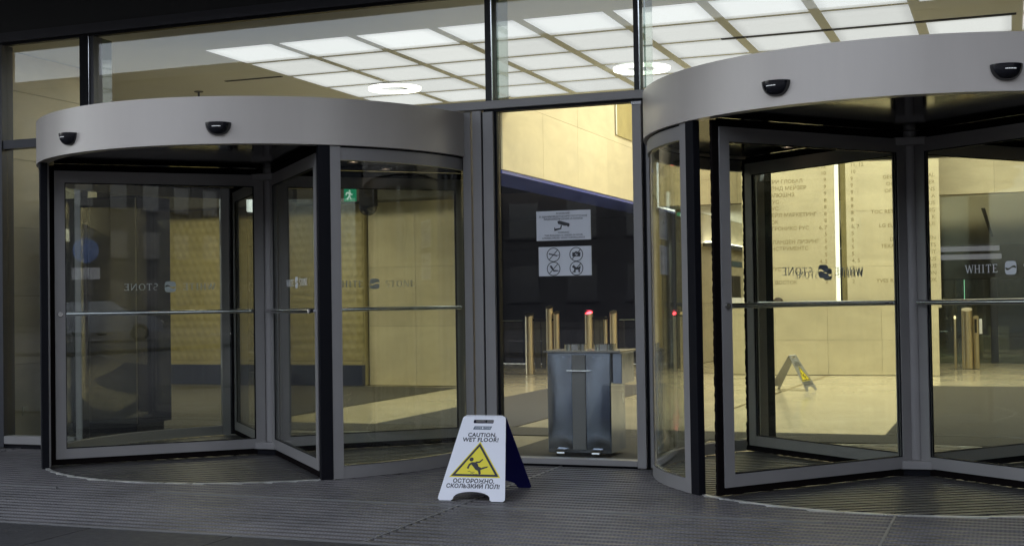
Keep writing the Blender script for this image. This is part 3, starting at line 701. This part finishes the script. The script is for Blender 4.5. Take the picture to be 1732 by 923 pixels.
# lettered slabs of the directory wall
LET = [('11, 12', '', '', '11, 12'), ('10', '', '', '10'), ('9', 'ДЖОМЕТРИ ГЛОБАЛ', 'GEOMETRY GLOBAL', '9'), ('9', 'ОГИЛВИ ЭНД МЕЙЗЕР', 'OGILVY & MATHER', '9'),
 ('9', 'ОФИС СОЛЮШНЗ', 'OFFICE SOLUTIONS', '9'), ('8', 'ДУ         РУС', 'H            A', '8'), ('8', 'ЛГ         РУС', 'LG           RUS', '8'), ('8', 'ТОС РИТЕЙЛ МАРКЕТИНГ', 'TOC RETAIL MARKETING', '8'),
 ('8', 'ЛИ          ОК', 'L            K', '8'), ('6, 7', 'ЛГ ЭЛЕКТРОНИКС РУС', 'LG ELECTRONICS RUS', '6, 7'), ('5', '', '', '5'), ('5', 'ДЕ ЛАГЕ ЛАНДЕН ЛИЗИНГ', 'DE LAGE LANDEN', '5'),
 ('5', 'ТЕХАС ИНСТРУМЕНТС', 'TEXAS INSTRUMENTS', '5'), ('5', 'Ю', 'IT', '5'), ('4, 5', 'РЕ', 'US', '4, 5'), ('3', 'БА          РУС', 'B            US', '3'), ('2', 'АС', 'ON', '2'), ('2', 'ИВ РОШЕ ВОСТОК', 'YVES ROCHER VOSTOK', '2')]
YS = 21.0
for nm, x0, x1, lb in ((0, -4.03, -2.568, 'left lettered beige stone slab with Russian names and floor numbers'), (1, -2.385, -.985, 'right lettered beige stone slab with English names and floor numbers')):
    root = empty('directory_slab', (0, YS, 0)); tag(root, lb, 'directory wall', 'stone directory slabs in the lobby')
    bx('slab_core', 'joint', x0+.02, x1-.02, .022, .24, 1.0, 5.2, root)
    zs = [1.0, 1.66, 2.53, 3.40, 4.27, 5.14]
    for a, b in zip(zs[:-1], zs[1:]):
        bx('stone_panel', 'stone2', x0, x1, random.uniform(-.001, .001), .0215, a+.0015, b-.0015, root)
    dz = .1075; ztop = 3.255
    for k, (nl, ru, en, nr) in enumerate(LET):
        z = ztop-dz*k
        I4 = lambda x: basis((x, -.0015, z), (1, 0, 0), (0, 0, 1))
        if nm == 0:
            if ru: text('lettering', ru, .083, 'letter_slab', root, I4(x0+.10), align='LEFT', bold=.0012, space=1.02)
            text('lettering', nl, .083, 'letter_slab', root, I4(x1-.115), align='RIGHT', bold=.0012)
        else:
            if en: text('lettering', en, .083, 'letter_slab', root, I4(x1-.06), align='RIGHT', bold=.0012, space=1.02)
            text('lettering', nr, .083, 'letter_slab', root, I4(x0+.075), align='LEFT', bold=.0012)
lp = bx('light_strip', 'gapglow', -2.562, -2.505, YS+.02, YS+.10, 1.06, 5.1); tag(lp, 'bright vertical light strip in the gap between the lettered slabs', 'light strip')
tag(bx('gap_backing', 'relief', -2.50, -2.39, YS+.3, YS+.34, 1.06, 5.1), 'dim narrow backing seen in the gap right of the light strip', 'panel')
# reception desk
rdk = empty('reception_desk', (-2.6, 20.35, 0)); tag(rdk, 'long beige stone reception desk below the lettered slabs', 'desk')
bx('desk_core', 'joint', -1.60, 1.53, .022, .60, 0, 1.06, rdk)
for i in range(4): bx('stone_panel', 'stone2', -1.62+i*.80, -1.62+(i+1)*.80-.003 if i < 3 else 1.60, 0, .0215, .0, .53, rdk); bx('stone_panel', 'stone2', -1.62+i*.80, -1.62+(i+1)*.80-.003 if i < 3 else 1.60, 0, .0215, .533, 1.075, rdk)
bx('desk_top', 'stone2', -1.63, 1.61, -.01, .45, 1.0755, 1.10, rdk)
MB().box(-1.66, -1.36, .1, .5, 1.101, 1.20).build('screen_panel', 'white', rdk)
# seated receptionist
def person(loc, label):
    root = empty('person', loc); tag(root, label, 'person')
    V = [(0, 0, .50), (0, 0, .72), (0, -.02, .98), (0, -.03, 1.12), (0, -.04, 1.20), (0, -.045, 1.30), (.18, -.02, 1.02), (.25, -.06, .78), (.20, -.28, .74), (.17, -.38, .76), (-.18, -.02, 1.02), (-.25, -.06, .78), (-.20, -.28, .74), (-.17, -.38, .76), (.10, -.30, .50), (.11, -.42, .1), (-.10, -.30, .50), (-.11, -.42, .1), (.11, -.5, .04), (-.11, -.5, .04)]
    E = [(0,1),(1,2),(2,3),(3,4),(4,5),(2,6),(6,7),(7,8),(8,9),(2,10),(10,11),(11,12),(12,13),(0,14),(14,15),(0,16),(16,17),(15,18),(17,19)]
    Rr = [.15,.14,.14,.06,.055,.095,.07,.045,.035,.03,.07,.045,.035,.03,.08,.05,.08,.05,.04,.04]
    me = bpy.data.meshes.new('body'); me.from_pydata(V, E, []); o = bpy.data.objects.new('body', me); COL.objects.link(o)
    sk = o.modifiers.new('s', 'SKIN'); me.skin_vertices[0].data[0].use_root = True
    for i, q in enumerate(Rr): me.skin_vertices[0].data[i].radius = (q, q*.85)
    sb = o.modifiers.new('b', 'SUBSURF'); sb.levels = 2; sb.render_levels = 2
    dg = bpy.context.evaluated_depsgraph_get(); m2 = bpy.data.meshes.new_from_object(o.evaluated_get(dg), depsgraph=dg)
    bpy.data.objects.remove(o); m2.materials.clear(); m2.materials.append(M['shirt']); m2.materials.append(M['skin'])
    for p in m2.polygons:
        p.use_smooth = True
        if p.center.z > 1.14 or (p.center.y < -.33 and p.center.z > .6): p.material_index = 1
    b = bpy.data.objects.new('body', m2); COL.objects.link(b); b.parent = root
    mb = MB(); n = 18
    for k in range(9):
        ph = math.pi*.62*k/8
        for i in range(n):
            t = 2*math.pi*i/n; rr = .104*math.sin(ph)
            mb.v.append((rr*math.cos(t)*.86, -.03+rr*math.sin(t)*1.0+.012, 1.335+.095*math.cos(ph)))
    for k in range(8):
        for i in range(n): mb.f.append((k*n+i, k*n+(i+1) % n, (k+1)*n+(i+1) % n, (k+1)*n+i))
    mb.build('hair', 'hair', root, True)
    for k in (-1, 1): MB().cyl((k*.085, -.05, 1.29), (k*.10, -.05, 1.29), .025, n=10).build('ear', 'skin', root)
    MB().cyl((0, -.125, 1.29), (0, -.15, 1.275), .014, n=8).build('nose', 'skin', root)
person((-3.44, 21.0-.14, -.20), 'dark haired person seated behind the reception desk, only the head showing')
for o in list(COL.objects):
    if o.name.startswith('person'): o.location.y = 20.82; o.location.z = -.235

# turnstile posts
def post(mb, x, y, rr, h, slant=.06):
    n = 20; b = len(mb.v)
    for k, z in ((0, 0), (1, h)):
        for i in range(n):
            t = 2*math.pi*i/n; mb.v.append((x+rr*math.cos(t), y+rr*math.sin(t), z if k == 0 else h-slant/2+slant*math.sin(t)*.5))
    for i in range(n): j = (i+1) % n; mb.f.append((b+i, b+j, b+n+j, b+n+i))
    mb.f.append(tuple(b+n+i for i in range(n)))
def turnstile(loc, label, posts, bar, wings, led=None):
    root = empty('turnstile', loc); tag(root, label, 'turnstile', 'bronze turnstiles in the lobby')
    for x, rr, h in posts: mb = MB(); post(mb, x, 0, rr, h); mb.build('post', 'brass', root, True)
    if bar: bx('top_bar', 'black', bar[0], bar[1], -.03, .03, bar[2]-.03, bar[2], root)
    for a, b, z0, z1 in wings: bx('barrier_leaf', 'darkglasspanel', a, b, -.006, .006, z0, z1, root)
    if led: MB().disc(led[0], 0, .055, led[1], 16).build('indicator', led[2], root)
M['darkglasspanel'] = pmat('dark_gate_panel', (.05, .05, .045), .25)
turnstile((-7.15, 20, 0), 'left of the two turnstiles behind the middle pane, with a taller round post', [(-.21, .075, 1.0), (.14, .06, 1.12), (.26, .05, 1.03)], (-.14, .22, .90), [(-.12, -.02, .10, .86), (0.0, .075, .10, .86)])
turnstile((-6.15, 20, 0), 'right of the two turnstiles behind the middle pane, with a red light', [(-.19, .07, 1.03), (.09, .035, .93), (.22, .06, 1.03)], (-.12, .17, .92), [(-.10, -.01, .10, .88), (0, .05, .10, .88)], (-.19, 1.035, 'redled'))
turnstile((-.66, 22.28, 0), 'bronze turnstile with a slotted post seen through the right door', [(0, .085, .985), (-.185, .018, .855), (.135, .045, .855)], None, [])
bx('card_reader', 'white', .185, .23, -.02, .02, .56, .80, bpy.data.objects['turnstile.002']); bx('slot', 'black', .115, .15, -.06, -.047, .58, .80, bpy.data.objects['turnstile.002'])
turnstile((-5.15, 21.3, 0), 'slim turnstile with red and green lights seen through the curved glass', [(-.10, .03, .98), (.02, .03, .98), (.14, .04, .95)], (-.10, .14, .93), [], (-.10, 1.0, 'redled'))
gb = empty('glass_barrier', (0, 20.05, 0)); tag(gb, 'low clear glass barrier beside the turnstiles in the middle', 'barrier')
for a, b in ((-8.3, -7.5), (-5.85, -5.50), (-5.47, -4.9)):
    bx('pane', 'glass', a, b, 0, .01, .05, .872, gb); bx('top_edge', 'glassedge2', a, b, -.001, .011, .8725, .878, gb)
# tinted screens at the right
gs = empty('glass_screen', (0, 24, 0)); tag(gs, 'dark tinted glass screen behind the bronze posts at the right edge', 'screen')
for a, b in ((-1.3, -.75), (-.735, -.33), (-.20, .25), (.34, 1.4), (1.42, 2.6)):
    bx('pane', 'screenglass', a, b, 0, .012, .0, 1.45, gs)
bx('glass_edge', 'glassedge', -.748, -.737, -.002, .014, 1.08, 1.45, gs)
bx('post', 'black', -.328, -.202, -.03, .04, 0, 1.45, gs); bx('post', 'black', .252, .338, -.03, .04, 0, 1.45, gs)
bx('backing_board', 'darkroom', -1.3, 3, .9, .93, .62, 1.47, gs)
bx('top_rail', 'black', -1.3, 2.6, -.01, .02, 1.451, 1.47, gs)
tag(MB().box(-1.2, 3, 28, 28.1, 0, .75).build('lounge_partition', 'navyband'), 'low dark partition beyond the tinted screen', 'partition')
ch = empty('armchair', (-.35, 26, 0)); tag(ch, 'cream armchair beyond the tinted screen at the right edge', 'armchair')
bx('seat', 'beigeseat', -.32, .32, -.3, .3, .12, .42, ch, .02); bx('backrest', 'beigeseat', -.05, .32, .2, .34, .43, .80, ch, .02); bx('armrest', 'beigeseat', -.32, -.20, -.3, .3, .43, .60, ch, .02)

# ------------------------------------------------------------------ steel cabinet behind the middle pane
sc = empty('steel_dispenser', (-3.10, 9.7, 0)); tag(sc, 'mirror finished steel cabinet with two round openings behind the middle pane', 'dispenser')
bx('body', 'mirror', -.255, .255, -.20, .19, .03, .795, sc, .004)
bx('lid', 'steel', -.28, .34, -.22, .21, .7955, .812, sc, .002)
for x in (-.085, .155):
    MB().arc(x, 0, .07, .088, .8125, .855, 0, 360, 32).build('opening_ring', 'chrome', sc, True)
    MB().disc(x, 0, .069, .815, 24).build('opening', 'black', sc)
    MB().disc(x-.03, -.203, .001, .7, 6)
for a, b in ((-.248, -.055), (.062, .248)):       # pillowed polished panels
    mb = MB(); n = 18
    for k in range(n+1):
        v = k/n
        for i in range(9):
            q = i/8; mb.v.append((a+(b-a)*q, -.2035-.007*math.sin(math.pi*v)-.008*math.sin(math.pi*q)*math.sin(math.pi*v), .06+.72*v))
    for k in range(n):
        for i in range(8): z = k*9+i; mb.f.append((z, z+1, z+10, z+9))
    mb.build('front_door', 'mirror', sc, True)
bx('centre_strip', 'silver', -.050, .057, -.215, -.2015, .06, .78, sc, .002)
MB().cyl((-.085, -.235, .66), (.10, -.235, .66), .007, n=10).cyl((-.08, -.235, .66), (-.08, -.213, .66), .006, n=8).cyl((.095, -.235, .66), (.095, -.213, .66), .006, n=8).build('handle', 'chrome', sc, True)
for x in (-.20, -.12, .12, .20):
    MB().cyl((x, -.2125, .765), (x, -.2165, .765), .007, n=8).build('screw', 'chrome', sc)
for x in (-.14, .14): MB().cyl((x-.03, -.225, .028), (x+.03, -.225, .028), .025, n=14).box(x-.04, x+.04, -.24, -.205, .045, .06).build('castor', 'chrome', sc, True)
bx('side_shelf', 'mirror', .262, .335, -.17, .17, .56, .79, sc, .003)

# ------------------------------------------------------------------ notices on the glass
def notice(z0, z1, x0, x1, label):
    root = empty('notice', ((x0+x1)/2, 9.016, (z0+z1)/2)); tag(root, label, 'notice', 'white notices on the middle pane')
    w_, h_ = (x1-x0)/2, (z1-z0)/2
    MB().box(-w_, w_, -.0015, .0025, -h_, h_).build('sheet', 'paper', root)
    return root
FM = lambda x, z, y=-.0032: basis((x, y, z), (1, 0, 0), (0, 0, 1))
n1 = notice(1.638, 1.855, -3.25, -2.832, 'white notice with a surveillance camera picture, upper of the two on the middle pane')
for z, s_, tx in ((.088, .016, 'ВНИМАНИЕ!'), (.066, .0165, 'В ЗДАНИИ ВЕДЕТСЯ КРУГЛОСУТОЧНОЕ'), (.047, .0165, 'ВИДЕОНАБЛЮДЕНИЕ И ЗАПИСЬ'), (-.052, .016, 'WARNING'), (-.072, .0165, 'THIS BUILDING IS UNDER 24 HOUR'), (-.091, .0165, 'LIVE/RECORDED VIDEO SURVEILLANCE')):
    text('printed_line', tx, s_*1.08, 'ink', n1, FM(0, z), .0003, space=1.05)
flat('camera_symbol', [[(-.045,.03),(-.03,.036),(.045,.014),(.05,.004),(.042,-.012),(.03,-.008),(.028,-.002),(.014,-.004),(-.04,.012)], [(-.018,.003),(-.010,.001),(-.016,-.020),(-.024,-.020)], [(-.066,-.024),(-.016,-.018),(-.016,-.026),(-.066,-.030)], [(-.070,-.014),(-.064,-.014),(-.064,-.038),(-.070,-.038)]], 'ink', n1, FM(0, 0), .0003)
n2 = notice(1.378, 1.592, -3.236, -2.83, 'white notice with four round prohibition signs, lower of the two on the middle pane')
SY = {
 'smoke': [[(-.036,.004),(.030,-.012),(.032,-.004),(-.034,.013)], [(.034,-.006),(.040,-.008),(.040,.000),(.034,.001)]],
 'photo': [[(-.030,-.016),(.030,-.016),(.032,.014),(.012,.014),(.006,.021),(-.008,.021),(-.012,.014),(-.030,.014)], circ(0, -.001, .010, 14)],
 'food': [[(-.030,.020),(-.018,.026),(-.008,.012),(.002,-.008),(.036,-.012),(.040,-.018),(.000,-.020),(-.012,-.006),(-.022,.006)]],
 'dog': [[(-.034,.016),(-.024,.020),(-.020,.028),(-.014,.018),(-.004,.008),(.020,.008),(.030,.020),(.032,.004),(.026,-.006),(.026,-.030),(.016,-.030),(.014,-.010),(-.006,-.010),(-.008,-.030),(-.018,-.030),(-.018,.000),(-.030,.006)]]}
for k, (x, z) in zip(('smoke', 'photo', 'food', 'dog'), ((-.088, .048), (.088, .048), (-.088, -.054), (.088, -.054))):
    o = flat('prohibition_symbol', SY[k], 'ink', n2, FM(x, z), .0003)
    flat('circle', [circ(0, 0, .052), circ(0, 0, .0465)], 'ink', o, FM(x, z), .0003)
    MB().quad((x-.036, -.0036, z-.034), (x-.032, -.0036, z-.038), (x+.036, -.0036, z+.034), (x+.032, -.0036, z+.038)).build('slash', 'ink', o)

# ------------------------------------------------------------------ wet floor signs
def wet_sign(name, label, full=True):
    root = empty(name, (0, 0, 0)); tag(root, label, 'warning sign', 'wet floor signs')
    # front panel in its own plane: x across, y up the slope (length .565)
    H_ = math.hypot(.30, .483)
    out = []
    def pan(top, bot, h, arch):
        p = []
        rr = .022
        p += [(-bot+.012, 0), (-bot+.0, .012), (-bot+.002, .03)]
        for a in range(160, 89, -14): p.append((-top+rr+rr*math.cos(R_(a)), h-rr+rr*math.sin(R_(a))))
        for a in range(90, 19, -14): p.append((top-rr+rr*math.cos(R_(a)), h-rr+rr*math.sin(R_(a))))
        p += [(bot-.002, .03), (bot, .012), (bot-.012, 0), (arch+.012, 0)]
        for i in range(13):
            t = math.pi*i/12; p.append((arch*math.cos(t), .008+.052*math.sin(t)**.75))
        p.append((-arch-.012, 0))
        return p
    outline = pan(.141, .213, H_, .118)
    hole = rrect(-.066, .066, H_-.050, H_-.025, .008)
    sl = (0, .30, .483)
    mf = basis((0, -.30, 0), (1, 0, 0), sl)
    fp = flat('front_panel', [outline, hole], 'white', root, mf, .0022)
    sb = (0, -.30, .483)
    mbk = basis((0, .30, 0), (-1, 0, 0), sb)
    bp = flat('back_panel', [outline, hole], 'navyplastic', root, mbk, .0022)
    nf = mf.to_3x3() @ Vector((0, 0, 1)); off = nf*.0028
    def at(x, y, k=1): v = mf @ Vector((x, y, 0))+off*k; return basis(v, (1, 0, 0), sl)
    flat('badge', [[(-.062, -.010), (.052, -.010), (.060, .012), (-.054, .012)]], 'badge', fp, at(0, H_-.083), .0003)
    flat('badge_emblem', [circ(0, 0, .006, 12)], 'white', fp, at(0, H_-.082, 1.25), .0003)
    text('lettering', 'WHITE', .013, 'white', fp, at(-.030, H_-.082, 1.25), .0003); text('lettering', 'STONE', .013, 'white', fp, at(.031, H_-.082, 1.25), .0003)
    text('lettering', 'CAUTION,', .038, 'printblack', fp, at(.005, .437), .0003, bold=.001, space=1.05)
    text('lettering', 'WET FLOOR!', .038, 'printblack', fp, at(.0, .404), .0003, bold=.001, space=1.05)
    text('lettering', 'ОСТОРОЖНО,', .037, 'printblack', fp, at(-.002, .128), .0003, bold=.001, space=1.05)
    text('lettering', 'СКОЛЬЗКИЙ ПОЛ!', .037, 'printblack', fp, at(-.002, .094), .0003, bold=.001, space=1.02)
    T = lambda s_, cy=.242: [(-.152*s_, cy-.082*s_), (.152*s_, cy-.082*s_), (.0, cy+.140*s_)]
    flat('warning_triangle', [T(1.08)], 'yellow', fp, at(0, 0), .0003)
    flat('triangle_border', [T(1.0), T(.83)], 'printblack', fp, at(0, 0, 1.2), .0003)
    man = [[(-.062,.222),(-.052,.250),(-.036,.262),(-.012,.262),(.004,.252),(.012,.234),(.034,.224),(.036,.228),(.072,.236),(.070,.228),(.040,.216),(.028,.210),(.034,.186),(.022,.180),(.012,.205),(-.004,.212),(-.022,.232),(-.036,.246),(-.044,.240),(-.050,.216)],
           [(-.008,.256),(.016,.258),(.036,.280),(.030,.284),(.012,.268),(-.012,.266)], circ(-.040, .280, .0135, 14)]
    flat('slipping_figure', man, 'printblack', fp, at(.002, -.008, 1.2), .0003)
    wav = []
    for x0, y0 in ((-.050, .196), (-.030, .182), (-.012, .170)):
        wav.append([(x0, y0), (x0+.012, y0+.004), (x0+.02, y0-.003), (x0+.045, y0-.002), (x0+.045, y0-.005), (x0+.02, y0-.006), (x0+.011, y0+.001), (x0, y0-.003)])
    flat('puddle_lines', wav, 'printblack', fp, at(0, -.004, 1.2), .0003)
    MB().cyl((-.12, 0, .483), (.12, 0, .483), .006, n=10).build('hinge', 'white', root)
    return root
ws1 = wet_sign('wet_floor_sign', 'white and yellow folding wet floor sign on the grey mat between the doors')
ws1.location = (-3.085, 7.55, .0); ws1.rotation_euler = (0, 0, R_(4.5))
ws2 = dup_tree(ws1); ws2['label'] = 'small distant folding wet floor sign on the polished beige floor inside'
ws2.location = (-2.66, 17.1, -.006); ws2.rotation_euler = (0, 0, R_(76)); ws2.scale = (.86, .86, .93)
for ch in list(ws2.children):
    if ch.name.startswith(('back_panel', 'front_panel')): ch.data = ch.data.copy(); ch.data.materials[0] = M['backlitplastic']  # both panels greyed: backlit shade put into the plastic's colour

# ------------------------------------------------------------------ lamps of the lobby (in its ceilings), plus an added hall fill
def area(name, loc, sx, sy, e, col, rot=(0, 0, 0)):
    l = bpy.data.lights.new(name, 'AREA'); l.shape = 'RECTANGLE'; l.size = sx; l.size_y = sy; l.energy = e; l.color = col
    o = bpy.data.objects.new(name, l); o.location = loc; o.rotation_euler = rot; COL.objects.link(o); return o
WARM = (1, .93, .76)
area('atrium_lamp', (-1.0, 18.2, 6.38), 7, 5, 215, WARM)
area('lobby_ceiling_lamp', (-3.5, 12.1, 3.54), 9.2, 3.6, 27, (.96, 1, .93))
area('passage_lamp', (-2.0, 27, 2.77), 5, 5, 42, WARM)
area('hall_fill', (-10.2, 14.3, 3.53), 3, 1.2, 42, (1, .88, .62))  # unseen fill light added to brighten the embossed wall
area('turnstile_lamp', (-4.4, 19.4, 6.3), .8, 2, 10, WARM)

# ------------------------------------------------------------------ across the street (seen only as reflections)
def building(x0, x1, y1, h, mat, label, fl=3.3, bay=3.2):
    b = empty('building', ((x0+x1)/2, y1, 0)); tag(b, label, 'building'); w_ = (x1-x0)/2
    bx('wall', mat, -w_, w_, -12, 0, -.03, h, b); bx('cornice', mat, -w_-.2, w_+.2, -12.2, .25, h+.001, h+.5, b)
    f0 = None; nz_ = int((h-1)/fl); nx_ = int((x1-x0-1)/bay)
    for k in range(nz_):
        for i in range(nx_):
            if f0 is None: f0 = bx('window', 'bldglass', -.8, .8, .0, .03, 0, 1.8, b); g0 = MB().box(-.9, .9, .001, .08, -.12, -.001).build('sill', mat, f0); o = f0
            else: o = dup(f0, b); q = dup(g0, o)
            o.location = (-w_+1.6+i*bay, .005, 1.2+k*fl)
building(-92, -68, -46, 24, 'bldB', 'tall sand brick building across the street at the left')
building(-67, 9.5, -46, 14.6, 'bldA', 'dark stone building across the street facing the entrance')
building(10, 70, -45.7, 27, 'bldA', 'taller dark stone building across the street at the right')
sw_ = empty('building', (24, 3, 0)); tag(sw_, 'added unseen dark stone wing at the right, hiding bright sky from the glass', 'building')
bx('wall', 'bldA', -9, 9, -6, 5.9, -.03, 18, sw_)  # unseen block added to keep sky reflections off the curved glass
for k in range(5):
    for i in range(3): bx('window', 'bldglass', -9.03, -9.0, -5+i*3.8, -3.2+i*3.8, 1.2+k*3.3, 3.0+k*3.3, sw_)  # windows of the added unseen wing
def car(loc, rz, label):
    c = empty('parked_car', loc, rz); tag(c, label, 'car', 'cars parked across the street')
    prof = [(-2.2, .35), (-2.2, .75), (-2.05, .88), (-1.55, .95), (-.95, 1.40), (.45, 1.43), (1.15, .98), (1.95, .85), (2.2, .65), (2.2, .35)]
    mb = MB(); n = len(prof)
    for y, s_ in ((-.85, 0), (-.80, 1), (.80, 1), (.85, 0)):
        for x, z in prof: mb.v.append((x*(.99 if s_ else 1), y*(.86 if z > 1 else 1), z))
    for k in range(3):
        for i in range(n): j = (i+1) % n; mb.f.append((k*n+i, k*n+j, (k+1)*n+j, (k+1)*n+i))
    mb.f.append(tuple(range(n))); mb.f.append(tuple(range(3*n, 4*n))[::-1])
    mb.build('body', 'carpaint', c, True)
    for sy in (-1, 1):
        MB().quad((-.98, sy*.80, 1.0), (.9, sy*.80, 1.0), (.40, sy*.745, 1.36), (-.85, sy*.745, 1.36)).build('side_window', 'bldglass', c)
        for x in (-1.4, 1.4):
            wv = MB().cyl((x, sy*.70, .31), (x, sy*.88, .31), .31, n=20).build('wheel', 'tyre', c, True)
            MB().cyl((x, sy*.881, .31), (x, sy*.892, .31), .19, n=14).build('rim', 'steel', wv)
    bx('headlight', 'white', 2.15, 2.21, -.75, -.45, .6, .72, c); bx('headlight', 'white', 2.15, 2.21, .45, .75, .6, .72, c)
car((21, -17.5, -.02), R_(47), 'silver car parked in the street nearest the entrance')
car((27, -25, -.02), R_(185), 'silver car parked farther along the street')
tp = empty('road_sign', (9.31, -6.95, 0), R_(46)); tag(tp, 'blue round road sign on a pole beside the kerb', 'road sign')
MB().cyl((0, 0, -.03), (0, 0, 3.2), .035, n=12).build('pole', 'silver', tp, True)
MB().cyl((0, .04, 2.55), (0, .055, 2.55), .30, n=32).build('sign_disc', 'signblue', tp)
bx('sign_plate', 'white', -.32, .32, .04, .055, 1.86, 2.14, tp)
